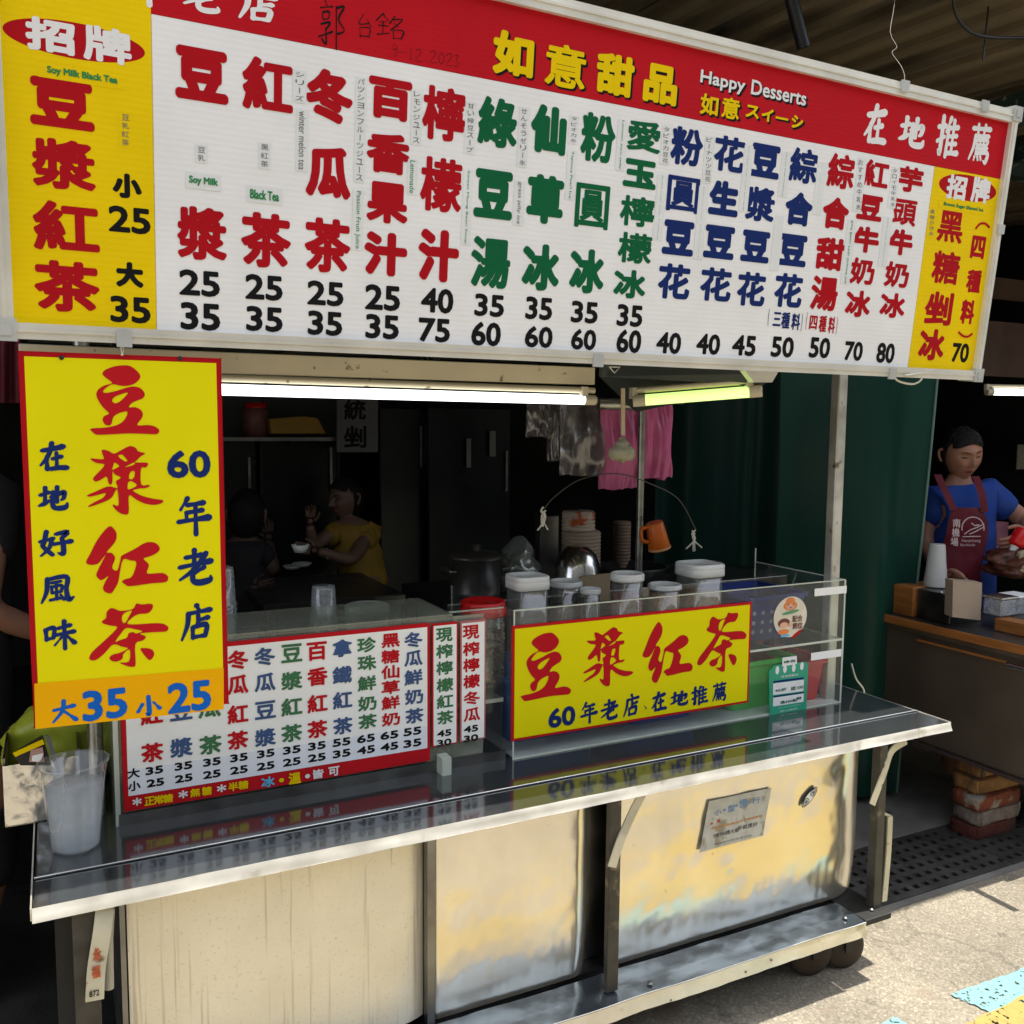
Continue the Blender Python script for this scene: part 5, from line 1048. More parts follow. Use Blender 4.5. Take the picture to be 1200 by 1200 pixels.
def papercups(label, cx, y0, y1, w_, Y, m, z1=None):
    a = at(cx, y0, Y=Y); b = at(cx, y1, Y=Y); k = at(cx+1, y0, Y=Y).x-a.x; R = w_*k/2; mb = MB(); prof = []
    n = max(2, int((a.z-b.z)/.013)); 
    for i in range(n): z = b.z+(a.z-b.z)*i/n; prof += [(R*.95, z), (R*1.0, z+.002), (R*1.0, z+.008), (R*.95, z+.009)]
    prof += [(R*.93, a.z), (R*.9, a.z+.001), (0, a.z+.001)]; mb.lathe((a.x, Y, 0), prof, 24); return tag(mb.build('paper_cup_stack', m), label, 'cup stack')
FOODP = mat('food_print_paper', (.50, .42, .33), .6, var=.1, dirt=((.45, .10, .02), 22, .5, .08))
KR = mat('kraft_paper', (.36, .29, .22), .7)
papercups('stack of beige paper bowls behind the steel kettle', 681, 622, 672, 40, 3.02, KR); papercups('printed paper cup on top of the beige paper bowl stack', 678, 599, 621, 34, 3.02, FOODP)
papercups('darker stack of brown paper cups right of the kettle', 729, 611, 672, 18, 3.15, mat('brown_paper', (.20, .14, .10), .7))
x, z, k = onTable(677, 638, 2.93); mb = MB(); mb.lathe((x, 2.93, 0), [(26*k, TZ+.02), (25*k, TZ+.05), (23*k, z-22*k), (19*k, z-10*k), (11*k, z-2*k), (4*k, z), (0, z)], 36); mb.lathe((x, 2.93, 0), [(27*k, TZ), (28*k, TZ+.004), (27*k, TZ+.02), (26*k, TZ+.02)], 36)
tag(mb.build('steel_bowl', mat('shiny_bowl', (.62, .61, .6), .18, 1)), 'shiny upturned steel bowls stacked behind the lidded jars', 'bowl')
x, z, k = onTable(738, 662, 3.0); mb = MB(); mb.lathe((x, 3.0, 0), [(0, TZ), (30*k, TZ), (36*k, z-.01), (37*k, z), (34*k, z-.004), (28*k, TZ+.01), (0, TZ+.01)], 32); tag(mb.build('black_pan', BLACKP), 'wide black pan right of the steel bowls', 'pan')
x, z, k = onTable(516, 640, 3.3); mb = MB(); mb.bbox((at(633, 640, Y=3.2).x, 3.2, TZ), (at(655, 640, Y=3.2).x, 3.25, at(640, 605, Y=3.2).z), .004); tag(mb.build('grey_stand', STEELD), 'grey metal stand in the shadow left of the paper bowls', 'stand')

# interior background: white wall, shelf, jar, folder, sign
IW = 5.4
mb = MB(); mb.box((at(240, 500, Y=IW).x, IW, 1.2), (at(398, 500, Y=IW).x, IW+.05, 2.4)); tag(mb.build('interior_partition', WALLG), 'greyish partition wall behind the shelf with the red lidded jar', 'wall')
t = thing('wall_shelf', 'thin steel wall shelf deep in the shop left of the hanging banner', 'shelf', at(330, 510, Y=IW-.15))
a = at(255, 512, Y=IW-.15); b = at(404, 516, Y=IW-.15); mb = MB(); mb.box((a.x, IW-.3, a.z-.02), (b.x, IW-.01, a.z)); mb.build('shelf_board', STEELD, t)
x, z = at(300, 508, Y=IW-.15).x, a.z
t = thing('sweets_jar', 'red lidded jar standing on the wall shelf', 'jar', (x, IW-.15, z)); mb = MB(); mb.lathe((x, IW-.15, z), [(0, 0), (.07, 0), (.07, .14), (.055, .16)], 20); mb.build('jar_body', mat('pinkish_jar', (.20, .08, .07), .4), t); mb = MB(); mb.lathe((x, IW-.15, z), [(.06, .16), (.06, .19), (0, .19)], 20); mb.build('jar_lid', REDL, t)
mb = MB(); pf = [(318, 508), (382, 508), (372, 490), (357, 488), (316, 491)]; mb.prism([at(*q, Y=IW-.25) for q in pf], (0, .2, 0)); tag(mb.build('yellow_folder', mat('dark_yellow', (.36, .20, .03), .6)), 'dark yellow folder pile lying on the wall shelf', 'folder')
IP = Plane((0, IW-.35, 0), (1, 0, 0), (0, 0, 1))
t = thing('dim_sign', 'dim white sign with black characters hanging deep in the shop', 'sign', IP.P(*IP.px(418, 500)))
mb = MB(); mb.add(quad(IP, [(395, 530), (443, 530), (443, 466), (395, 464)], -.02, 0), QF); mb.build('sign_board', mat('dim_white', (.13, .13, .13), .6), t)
letter_part('c', IP, [('統', 416, 480, 26, 25, .03, 0), ('剉', 416, 512, 27, 26, .03, 0)], [BLK], t)
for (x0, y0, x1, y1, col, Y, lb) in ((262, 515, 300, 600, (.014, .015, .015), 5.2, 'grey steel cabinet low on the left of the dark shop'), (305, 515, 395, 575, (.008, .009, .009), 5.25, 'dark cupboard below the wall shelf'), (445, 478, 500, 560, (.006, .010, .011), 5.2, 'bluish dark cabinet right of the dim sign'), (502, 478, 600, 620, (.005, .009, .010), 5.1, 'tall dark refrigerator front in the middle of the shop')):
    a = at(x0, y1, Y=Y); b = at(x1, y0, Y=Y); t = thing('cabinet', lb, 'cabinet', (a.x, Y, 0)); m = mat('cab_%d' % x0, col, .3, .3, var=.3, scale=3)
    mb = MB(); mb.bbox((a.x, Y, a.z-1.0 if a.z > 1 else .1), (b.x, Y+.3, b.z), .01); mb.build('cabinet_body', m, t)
    mb = MB(); mb.box((b.x-.05, Y-.02, (a.z+b.z)/2-.15), (b.x-.035, Y-.002, (a.z+b.z)/2+.1)); mb.build('handle', STEELD, t)
for x, y0, y1, s_ in ((547, 514, 548, 5), (574, 505, 535, 7)):
    mb = MB(); a = at(x, y1, Y=5.07); b = at(x+s_, y0, Y=5.07); mb.box((a.x, 5.07, a.z), (b.x, 5.08, b.z)); tag(mb.build('label_strip', mat('dim_label', (.2, .2, .18), .6)), 'dim vertical label on the dark refrigerator' if s_ == 5 else 'wider yellowish label on the dark refrigerator', 'label')
t = thing('dining_table', 'dark dining table with a bright steel edge by the seated woman', 'table', (1.5, 4.3, 0))
a = at(310, 700, Y=4.3); b = at(474, 700, Y=4.0); zt2 = at(460, 697, Y=4.0).z
mb = MB(); mb.bbox((at(310, 700, Y=4.0).x, 4.0, zt2-.03), (at(474, 700, Y=4.0).x, 4.7, zt2), .004); mb.build('table_top', mat('dark_formica', (.03, .03, .028), .35), t)
mb = MB(); mb.box((at(440, 700, Y=4.0).x, 3.995, zt2-.05), (at(474, 700, Y=4.0).x, 3.999, zt2-.005)); mb.build('steel_edge', STEELB, t)
for qx in (at(315, 700, Y=4.0).x, at(468, 700, Y=4.0).x-.02):
    mb = MB(); mb.box((qx, 4.01, 0), (qx+.03, 4.04, zt2-.031)); mb.build('leg', STEELD, t)

# ================================================================== GREEN TARPAULIN CURTAIN
TARP = mat('green_tarpaulin', (.006, .040, .029), .38, var=.25, scale=5, stretch=(1, 1, .2), spec=.22, bump=.05, bscale=20)
t = thing('green_curtain', 'dark green tarpaulin curtain hanging behind the right half of the cart', 'curtain', (2.9, 3.0, 0))
def tarp(nm, x0, y0, x1, y1, folds, amp, z0, z1, lean=0., seed=0):
    mb = MB()
    def fn(a, b):
        ph = a*folds*2*math.pi+.6*noise.noise(Vector((a*5, b, seed)))
        return (x0+(x1-x0)*a+lean*(1-b), y0+(y1-y0)*a+amp*math.sin(ph)*(.6+.4*math.sin(a*13+1))+.012*noise.noise(Vector((a*3, b*4, seed))), z0+(z1-z0)*b)
    mb.grid(fn, 160, 30); return mb.build(nm, TARP, t)
x0 = at(770, 560, Y=3.42).x
tarp('curtain_sheet', at(768, 560, Y=4.5).x, 4.5, at(1005, 560, Y=3.7).x, 3.7, 4.3, .035, .05, 2.75, seed=1)
e1 = at(1098, 445, Y=2.62); e0 = at(1071, 730, Y=2.62)
xe = e1.x; mb = MB()
def curv(a, b):
    x = 2.78+(xe-2.78)*a-(1.8-(.05+2.55*b))*.06*a; y = 2.98-.36*a-.10*math.sin(math.pi*a)+.03*math.sin(a*9+b*.6)+.01*noise.noise(Vector((a*4, b*3, 7)))
    return (x, y, .05+2.55*b)
mb.grid(curv, 60, 30); mb.build('curtain_sheet', TARP, t)
mb = MB(); P = [curv(1, i/20) for i in range(21)]; mb.tube([Vector(q)+Vector((0, -.002, 0)) for q in P], .006, 6); mb.build('hem_edge', mat('hem_green', (.10, .19, .16), .5), t)
mb = MB(); mb.tube(catmull([at(998, 778, Y=2.2), at(1003, 795, Y=2.2), at(1012, 808, Y=2.2), at(1011, 818, Y=2.2), at(1000, 832, Y=2.15), at(995, 846, Y=2.1)], 6), .003, 6); tag(mb.build('loose_string', ROPE), 'loose pale string hanging from the right post of the cart', 'string')

# ================================================================== SECOND STALL (right)
BROWNST = mat('brownish_steel', (.20, .155, .12), .35, .6, var=.15, scale=4)
WOOD = mat('varnished_wood', (.34, .13, .035), .4, var=.25, scale=10, stretch=(6, .6, 6))
FX = 3.10
st2 = thing('food_stall', 'brownish steel food stall with wooden edge strips, propped on bricks at the right', 'food stall', (3.6, 2.2, .32))
mb = MB(); mb.bbox((FX, 1.97, .335), (4.2, 2.72, .775), .006); mb.build('stall_body', BROWNST, st2)
mb = MB(); mb.bbox((FX-.012, 1.96, .32), (4.2, 2.74, .334), .002); mb.build('base_flange', mat('dull_red_steel', (.10, .07, .065), .45, .4), st2)
mb = MB(); mb.bbox((FX-.02, 1.95, .80), (4.22, 2.75, .825), .003); mb.build('worktop', mat('dark_worktop', (.06, .055, .05), .35, .3), st2)
mb = MB(); mb.bbox((FX-.028, 1.95, .795), (FX-.0205, 2.75, .828), .002); mb.build('wooden_edge', WOOD, st2)
mb = MB(); mb.bbox((FX-.016, 1.96, .776), (4.2, 2.745, .7995), .003); mb.build('upper_band', BROWNST, st2)
a = at(1075, 752, X=FX-.012); b = at(1183, 777, X=FX-.012)
mb = MB(); mb.tube([(FX-.012, a.y, b.z), (FX-.012, b.y, b.z)], .006, 6); mb.build('wooden_rail', WOOD, st2)
mb = MB(); mb.tube([(FX-.02, b.y, b.z-.004), (FX-.02, b.y-.3, b.z-.004)], .014, 12); mb.build('chrome_handle', mat('chrome', (.8, .8, .78), .15, 1), st2)
mb = MB(); mb.bbox((FX+.05, 2.40, .826), (FX+.24, 2.56, .945), .004); t = tag(mb.build('steel_tray_box', STEELD), 'small steel box with a ring handle on the second stall below the cup stack', 'box')
m2 = MB(); q = at(1106, 693, X=FX+.045); m2.tube([q+Vector((0, .012*math.cos(k*.785), .012*math.sin(k*.785))) for k in range(9)], .003, 6, cap=False); OFF[t.name] = Vector((0, 0, 0)); m2.build('ring_handle', STEELB, t)
mb = MB(); a = at(1075, 686, X=FX+.03); mb.bbox((FX+.03, 2.562, .826), (FX+.26, 2.66, .95), .004); tag(mb.build('wooden_box', WOOD), 'reddish wooden box beside the steel box on the second stall', 'box')
CUPW = mat('frosted_white_cup', (.55, .55, .52), .35, var=.08, alpha=.92)
a = at(1097, 690, X=3.25); zt = at(1095, 637, X=3.25).z; mb = MB(); prof = [(.046, .95), (.047, .955), (.045, .96), (.046, .967), (.044, .972), (.045, .98), (.043, .985), (.031, zt-.004), (.028, zt), (0, zt)]
mb.lathe((3.25, a.y+.005, 0), prof, 28); tag(mb.build('cup_stack', CUPW), 'stack of upturned frosted cups at the green curtain edge on the second stall', 'cup stack')
a = at(1117, 680, X=3.2); b = at(1152, 726, X=3.08)
mb = MB(); mb.prism([at(1117, 680, Y=2.30), at(1151, 683, Y=2.30), at(1149, 727, Y=2.30), at(1116, 723, Y=2.30)], (.02, .05, 0)); tag(mb.build('paper_packet', mat('brownish_paper', (.36, .28, .21), .7, var=.08)), 'plain tan paper packet standing on the edge of the second stall', 'packet')
mb = MB(); mb.bbox((3.3, 1.98, .826), (4.1, 2.25, .88), .004); tag(mb.build('steel_tray', STEELD), 'long dim steel tray in the middle of the second stall', 'tray')
mb = MB(); mb.bbox((3.22, 1.97, .826), (3.30, 2.26, .875), .004); tag(mb.build('wooden_board', WOOD), 'wooden board along the front of the steel tray', 'board')
crumple('dark_food_heap', 'heap of dark sauce coloured food under the red bottle', 'food', at(1190, 655, Y=2.42)-Vector((0, 0, .02)), .22, .12, .2, mat('dark_sauce_food', (.10, .03, .015), .5, var=.6, scale=30, bump=.6, bscale=60), 21, .5)
crumple('white_food', 'pale noodles on the dark food heap at the right edge', 'food', at(1199, 658, Y=2.36), .05, .09, .05, mat('pale_noodles', (.5, .42, .28), .5, var=.3, scale=50, bump=.8, bscale=80), 9, .5)
a = at(1170, 690, Y=2.3)
for k, (x, lb) in enumerate(((1172, 'wire rack tray left of the dark food heap'), (1190, 'clear food box in front of the dark food heap'))):
    c = at(x, 690, Y=2.28); t = thing('food_box', lb, 'box', c); mb = MB(); mb.bbox((c.x-.04, 2.24, .881), (c.x+.05, 2.32, .945), .006); mb.build('box_body', CUPM, t); mb = MB(); mb.bbox((c.x-.045, 2.235, .946), (c.x+.055, 2.325, .955), .003); mb.build('box_rim', STEELB if k == 0 else PAPER, t)
# brick stack (each brick its own part)
bs = thing('brick_stack', 'stack of five worn bricks propping up the second stall', 'brick stack', (3.27, 2.29, 0))
BC = [(.13, .035, .025), (.28, .23, .20), (.27, .075, .04), (.30, .15, .05), (.26, .12, .04)]
for i, c in enumerate(BC):
    m = mat('brick_%d' % i, c, .9, var=.35, scale=22, bump=.8, bscale=90, dirt=((.42, .38, .33), 14, .54, .1) if i in (1, 2) else ((.1, .07, .05), 14, .56, .12))
    bm = bmesh.new(); bmesh.ops.create_cube(bm, size=1); bmesh.ops.bevel(bm, geom=bm.edges[:], offset=.05, segments=2, affect='EDGES'); bmesh.ops.subdivide_edges(bm, edges=bm.edges[:], cuts=3, use_grid_fill=True)
    dx, dy = .01*math.sin(i*2.1), .008*math.cos(i*1.7)
    for v in bm.verts:
        p = Vector((3.142+dx+(v.co.x+.5)*.25, 2.225+dy+(v.co.y+.5)*.12, .001+i*.0635+(v.co.z+.5)*.059))
        v.co = p+Vector([noise.noise(p*25+Vector((k*7, i, 0)))*.005 for k in range(3)])
    mb = MB(); mb.bm(bm, smooth=True); mb.build('brick', m, bs)
mb = MB(); mb.lathe((3.62, 2.15, .12), [(0, -.03), (.10, -.03), (.12, -.015), (.12, .015), (.10, .03), (0, .03)], 28, axis=Matrix.Rotation(R_(90), 3, 'X')); tag(mb.build('stall_wheel', BLACKP), 'dark wheel of the second stall right of the brick stack', 'wheel')
mb = MB(); a = at(1100, 445, Y=3.4); b = at(1260, 300, Y=3.4)
mb.box((a.x, 3.4, at(1150, 440, Y=3.4).z), (a.x+3, 3.44, at(1150, 375, Y=3.4).z)); tag(mb.build('brown_board', mat('brown_board', (.09, .055, .04), .6)), 'brown board above the second stall behind the end of the menu sign', 'board')
mb = MB(); mb.box((a.x, 3.5, at(1170, 350, Y=3.5).z), (a.x+3, 3.53, at(1170, 325, Y=3.5).z)); tag(mb.build('thin_brown_board', mat('brown_board', (.09, .055, .04), .6)), 'thin brown board higher up behind the right end of the menu sign', 'board')
a = at(1192, 550, Y=4.2); b = at(1215, 521, Y=4.2); mb = MB(); mb.box((a.x, 4.2, a.z), (b.x, 4.21, b.z)); tag(mb.build('pale_poster', mat('poster_paper', (.30, .28, .2), .6, var=.3, scale=60)), 'pale poster on the dark wall at the right edge', 'poster')
mb = MB(); mb.prism([at(1160, 610, Y=3.05), at(1182, 612, Y=3.05), at(1180, 650, Y=3.05), at(1158, 645, Y=3.05)], (0, .03, 0)); tag(mb.build('pink_bag', mat('dim_pink', (.22, .08, .12), .5, var=.3)), 'dim pink bag beside the woman in the maroon apron', 'plastic bag')

# ================================================================== PEOPLE
def D(px, py, d): return CAM+ray(px, py)/F_PX*d
CBR = ROT @ Matrix(((1, 0, 0), (0, 0, 1), (0, -1, 0)))      # local x right, y away, z up  -> world
def skin(chains, sub=2):
    """chains: list of polylines of (Vector, radius); equal points are joined"""
    idx = {}; vs = []; rs = []; es = []
    for ch in chains:
        prev = None
        for p, r in ch:
            k = tuple(round(c, 4) for c in p)
            if k not in idx: idx[k] = len(vs); vs.append(tuple(p)); rs.append(r if isinstance(r, tuple) else (r, r))
            if prev is not None and prev != idx[k]: es.append((prev, idx[k]))
            prev = idx[k]
    me = bpy.data.meshes.new('s'); me.from_pydata(vs, es, []); o = bpy.data.objects.new('s', me); COL.objects.link(o)
    m = o.modifiers.new('k', 'SKIN'); m.use_smooth_shade = True
    for i, sv in enumerate(me.skin_vertices[0].data): sv.radius = rs[i]; sv.use_root = (i == 0)
    s = o.modifiers.new('b', 'SUBSURF'); s.levels = sub
    d = bpy.context.evaluated_depsgraph_get(); d.update(); e = bpy.data.meshes.new_from_object(o.evaluated_get(d))
    mb = MB(); mb.add([v.co.copy() for v in e.vertices], [list(p.vertices) for p in e.polygons], 0, True)
    bpy.data.objects.remove(o); bpy.data.meshes.remove(me); bpy.data.meshes.remove(e); return mb
def crease(mb, a=.006):
    out = []
    for v in mb.v:
        p = Vector(v); q = Vector((p.x*22, p.y*22, p.z*9))
        n = noise.noise_vector(q)*a+noise.noise_vector(q*2.3)*a*.5; out.append(tuple(p+n))
    mb.v = out; return mb
def hand_chains(wr, dirv, side, palmn, s_=1., curl=.5):
    """wrist point, direction of the fingers, thumb side vector, palm normal"""
    d = Vector(dirv).normalized(); t = (Vector(side)-Vector(side).dot(d)*d).normalized(); n = Vector(palmn); n = (n-n.dot(d)*d-n.dot(t)*t).normalized()
    out = []; pc = wr+d*.045*s_
    out.append([(wr, .020*s_), (pc, (.030*s_, .016*s_))])
    for i, (off, L) in enumerate(((.028, .068), (.010, .078), (-.010, .073), (-.028, .058))):
        b = wr+d*.088*s_+t*off*s_; c1 = curl*(.8+.1*i)
        def st(p, a, l): return p+(d*math.cos(a)+n*math.sin(a))*l*s_
        p1 = st(b, c1*.6, L*.45); p2 = st(p1, c1*1.4, L*.32); p3 = st(p2, c1*2.0, L*.23)
        out.append([(pc+t*off*.7*s_, .012*s_), (b, .0105*s_), (p1, .0095*s_), (p2, .0085*s_), (p3, .0065*s_)])
    b = wr+d*.025*s_+t*.022*s_; p1 = b+(d*.6+t*.8).normalized()*.035*s_+n*.006*s_; p2 = p1+(d*.85+t*.35+n*.3).normalized()*.03*s_; p3 = p2+(d+n*.5).normalized()*.022*s_
    out.append([(b, .013*s_), (p1, .011*s_), (p2, .010*s_), (p3, .0075*s_)]); return out
def add_mb(a, b): a.add(b.v, b.f, 0, True)
def body(chains, hands, parent, m):
    mb = skin(chains)
    for h in hands:
        for ch in h: add_mb(mb, skin([ch], 1))
    return mb.build('body', m, parent)
def G2(x, y, cx, cy, sx, sy): return math.exp(-((x-cx)/sx)**2-((y-cy)/sy)**2)
def head(c, M, s_, parent, sk, lips, hair, brow, closed=True, bun=False, hairlen=.0, glasses=False):
    W, Dp, H = .079*s_, .096*s_, .110*s_
    def P(lon, lat, k=1.):       # lon 0 = face direction (-y)
        z = math.sin(lat); r = math.cos(lat); x = r*math.sin(lon); y = -r*math.cos(lon)
        jaw = 1-.24*max(0, -z-.2)**1.1 if y < .3 else 1-.10*max(0, -z)
        px, py, pz = x*W*jaw, y*Dp*(1-.10*max(0, -z) if y < 0 else 1.0), z*H*(1 if z > 0 else 1.08)
        if y < 0 and k == 1:
            X, Z = px/s_, pz/s_
            f = .020*G2(X, Z, 0, -.022, .011, .016)+.012*G2(X, Z, 0, .0, .007, .028)+.006*G2(X, Z, 0, -.030, .020, .008)
            f += .006*G2(X, Z, 0, .030, .045, .010)-.011*G2(X, Z, .030, .012, .016, .011)-.011*G2(X, Z, -.030, .012, .016, .011)
            f += .0045*G2(X, Z, .030, .008, .011, .007)+.0045*G2(X, Z, -.030, .008, .011, .007)
            f += .008*G2(X, Z, 0, -.056, .020, .0055)+.0085*G2(X, Z, 0, -.067, .017, .0055)-.004*G2(X, Z, 0, -.0615, .022, .0025)+.009*G2(X, Z, 0, -.098, .022, .018)+.005*G2(X, Z, .036, -.025, .020, .02)+.005*G2(X, Z, -.036, -.025, .020, .02)
            py -= f*s_*1.3
        return M @ Vector((px*k, py*k, pz*k))+c
    mb = MB(); nu, nv = 72, 56; vs = []; fs = []; mi = []
    for j in range(nv+1):
        for i in range(nu): vs.append(P(2*math.pi*(i/nu)-math.pi, math.pi*(j/nv-.5)))
    for j in range(nv):
        for i in range(nu):
            lon = 2*math.pi*((i+.5)/nu)-math.pi; lat = math.pi*((j+.5)/nv-.5)
            X = math.cos(lat)*math.sin(lon)*W/s_; Z = math.sin(lat)*.118
            isl = math.cos(lon) > 0 and ((X/.021)**2+((Z+.0615)/.0095)**2 < 1)
            mb.add([vs[j*nu+i], vs[j*nu+(i+1) % nu], vs[(j+1)*nu+(i+1) % nu], vs[(j+1)*nu+i]], [(0, 1, 2, 3)], 1 if isl else 0, True)
    # weld
    bm = bmesh.new(); me = bpy.data.meshes.new('h'); me.from_pydata([tuple(v) for v in mb.v], [], mb.f); me.polygons.foreach_set('material_index', mb.m); bm.from_mesh(me); bmesh.ops.remove_doubles(bm, verts=bm.verts, dist=1e-5)
    out = MB(); bm.verts.index_update(); vv = [v.co.copy() for v in bm.verts]
    for k in (0, 1): 
        if k == 0: out.v = [tuple(v) for v in vv]
        for f in bm.faces:
            if f.material_index == k: out.f.append([v.index for v in f.verts]); out.m.append(k); out.sm.append(True)
    bm.free(); bpy.data.meshes.remove(me)
    ho = out.build('head', [sk, lips], parent)
    def surf(X, Z, k=.0):      # point on the face in front of local X,Z
        lat = math.asin(max(-1, min(1, Z*s_/(H*(1 if Z > 0 else 1.08))))); cl = math.cos(lat); lon = math.asin(max(-1, min(1, X*s_/(W*cl*(1-.24*max(0, -math.sin(lat)-.2)**1.1)))))
        return P(lon, lat)+M @ Vector((0, -k, 0))
    for sx in (-1, 1):
        m2 = MB(); m2.tube([surf(sx*x, .026+.004*math.sin((x-.014)/.032*3.1), .0015) for x in (.014, .022, .030, .038, .046)], [.0015*s_, .0024*s_, .0024*s_, .002*s_, .001*s_], 6); m2.build('eyebrow', brow, ho)
        m2 = MB(); m2.tube([surf(sx*x, .0065-.002*math.sin((x-.018)/.026*3.1)*(1 if closed else -1), .0012) for x in (.018, .025, .032, .038, .044)], [.0014*s_, .0026*s_, .0030*s_, .0026*s_, .0014*s_], 6); m2.build('eyelashes', brow, ho)
        if not closed:
            m2 = MB(); m2.lathe(surf(sx*.031, .008, -.004), [(0, -.006*s_), (.005*s_, -.004*s_), (.006*s_, 0), (.005*s_, .004*s_), (0, .006*s_)], 12); m2.build('eye', brow, ho)
        m2 = MB(); e0 = M @ Vector((sx*W*1.0, .006, -.008*s_))+c
        m2.tube(catmull([e0+M @ Vector((sx*.004, .0, .030*s_)), e0+M @ Vector((sx*.014, .012, .026*s_)), e0+M @ Vector((sx*.015, .012, .0)), e0+M @ Vector((sx*.006, .002, -.026*s_))], 4), .0065*s_, 8); m2.build('ear', sk, ho)
    # hair: a thick uneven cap that leaves the face free
    mb = MB(); nu, nv = 64, 40
    def hp(a, b):
        lon = 2*math.pi*a-math.pi; fr = max(0, math.cos(lon)); side = abs(math.sin(lon))
        low = -.75-hairlen if math.cos(lon) < .18 else (.46+.10*math.cos(lon*3) if fr > .45 else -.25+.9*max(0, (fr+.1)/.55))
        lat = math.pi/2-(math.pi/2-math.asin(max(-1, min(1, low))))*b if hairlen == 0 else math.pi/2-(math.pi/2-math.asin(max(-1, min(.99, max(low, -.98)))))*b
        k = 1.10+.035*noise.noise(Vector((math.sin(lon)*3, math.cos(lon)*3, lat*3)))+.012*math.sin(lon*38+lat*4)-.05*max(0, b-.85)/.15
        return P(lon, lat, k)
    mb.grid(hp, nu, nv); hr = mb.build('hair', hair, ho)
    if bun: m2 = MB(); m2.lathe(c+M @ Vector((0, .06, .10))*s_, [(0, -.03), (.028, -.02), (.034, 0), (.026, .02), (0, .03)], 16, axis=M); m2.build('hair_bun', hair, hr)
    return ho
SKIN = mat('skin', (.33, .16, .105), .5, var=.06, scale=20); SKIN2 = mat('skin_shaded', (.13, .075, .05), .5, var=.06); LIPS = mat('lips', (.24, .05, .045), .45); HAIR = mat('black_hair', (.006, .005, .005), .55, spec=.3, bump=.9, bscale=70, stretch=(3, 3, .4), var=.4, scale=40); BROWM = mat('brow', (.03, .02, .015), .7)  # second skin tone has the dark shop's shade put into its colour

# ---- woman in the second stall
dW = 4.05
w1 = thing('person', 'woman in a blue t-shirt and maroon apron looking down behind the second stall', 'person', Vector((D(1128, 620, dW).x, D(1128, 620, dW).y, 0)))
V = lambda x, y, dd=0: D(x, y, dW+dd)
hip = V(1130, 735); waist = V(1129, 680); chest = V(1126, 615); base = V(1122, 581, .01); nk = V(1123, 563, .0); hd0 = V(1126, 550)
shL = V(1093, 582, .02); shR = V(1156, 576, 0); elL = V(1084, 640, .0); wrL = V(1103, 668, -.18); elR = V(1204, 612, -.05); wrR = V(1206, 624, -.22)
legs = [[(hip, (.14, .11)), (V(1118, 760), .085), (V(1118, 870), .06), (Vector((V(1118, 870).x, V(1118, 870).y, .06)), .045)], [(hip, (.14, .11)), (V(1145, 760), .085), (V(1145, 870), .06), (Vector((V(1145, 870).x, V(1145, 870).y, .06)), .045)]]
body([[(hip, (.14, .11)), (waist, (.13, .10)), (chest, (.145, .10)), (base, (.07, .06)), (nk, .050), (hd0, .05)], [(base, (.07, .06)), (shL, .042), (elL, .043), (wrL, .028)], [(base, (.07, .06)), (shR, .042), (elR, .045), (wrR, .028)]]+legs,
     [hand_chains(wrL, V(1117, 676, -.2)-wrL, V(1110, 655, -.25)-wrL, Vector((0, 0, -1)), 1.0, .5), hand_chains(wrR, V(1192, 634, -.25)-wrR, Vector((0, 0, 1)), V(1196, 640, -.1)-wrR, 1.0, .75)], w1, SKIN)
TBLUE = mat('blue_cotton', (.008, .045, .26), .8, var=.15, scale=12, bump=.25, bscale=25)
slv = V(1188, 600, -.03)
sh = skin([[(hip, (.155, .125)), (waist, (.15, .12)), (chest, (.165, .12)), (V(1122, 582, .01), (.10, .088)), (V(1122, 573, .01), (.078, .072))], [(V(1122, 582, .01), (.10, .088)), (V(1095, 583, .02), .082), (V(1089, 622, .0), .074)], [(V(1122, 582, .01), (.10, .088)), (V(1156, 576, 0), .076), (V(1176, 594, -.02), .068), (slv, .066)]])
crease(sh).build('shirt', TBLUE, w1)
MAR = mat('maroon_cotton', (.11, .006, .015), .8, var=.12, scale=10, bump=.2, bscale=30)
def front(x, extra=0.): q = max(-1, min(1, (x-1127)*dW/F_PX/.19)); return dW-.135*math.sqrt(max(.02, 1-q*q*.8))-.022-extra
rows = [(595, 1117, 1150), (600, 1114, 1153), (612, 1111, 1158), (625, 1109, 1158), (638, 1105, 1156), (655, 1098, 1152), (672, 1096, 1149), (700, 1094, 1150), (735, 1092, 1154)]
def apr(a, b):
    y = 595+140*b
    for (y0, l0, r0), (y1, l1, r1) in zip(rows, rows[1:]):
        if y <= y1+.01: break
    t_ = (y-y0)/(y1-y0); l = l0+(l1-l0)*t_; r = r0+(r1-r0)*t_; x = l+(r-l)*a
    return D(x, y, front(x)+.006*noise.noise(Vector((x*.12, y*.07, 3))))
mb = MB(); mb.grid(apr, 24, 36); mb.build('apron', MAR, w1)
def ribbon(pts, w_, e):
    P = catmull(pts, 5); return lambda a, b: D(P[min(len(P)-1, int(round(b*(len(P)-1))))][0]+(a-.5)*w_, P[min(len(P)-1, int(round(b*(len(P)-1))))][1], front(P[min(len(P)-1, int(round(b*(len(P)-1))))][0], 0)+P[min(len(P)-1, int(round(b*(len(P)-1))))][2]+e)
for pts in ([(1099, 556, .05), (1103, 566, .03), (1110, 580, .0), (1118, 598, 0)], [(1143, 558, .04), (1147, 568, .02), (1151, 582, 0), (1154, 600, 0)]):
    mb = MB(); mb.grid(ribbon(pts, 9, -.012), 4, 15); mb.build('apron_strap', MAR, w1)
LP = Plane(D(1135, 620, front(1135)-.03), ROT @ Vector((1, 0, 0)), ROT @ Vector((0, 1, 0)))
LW = mat('apron_print', (.52, .42, .42), .7)
mb = MB()
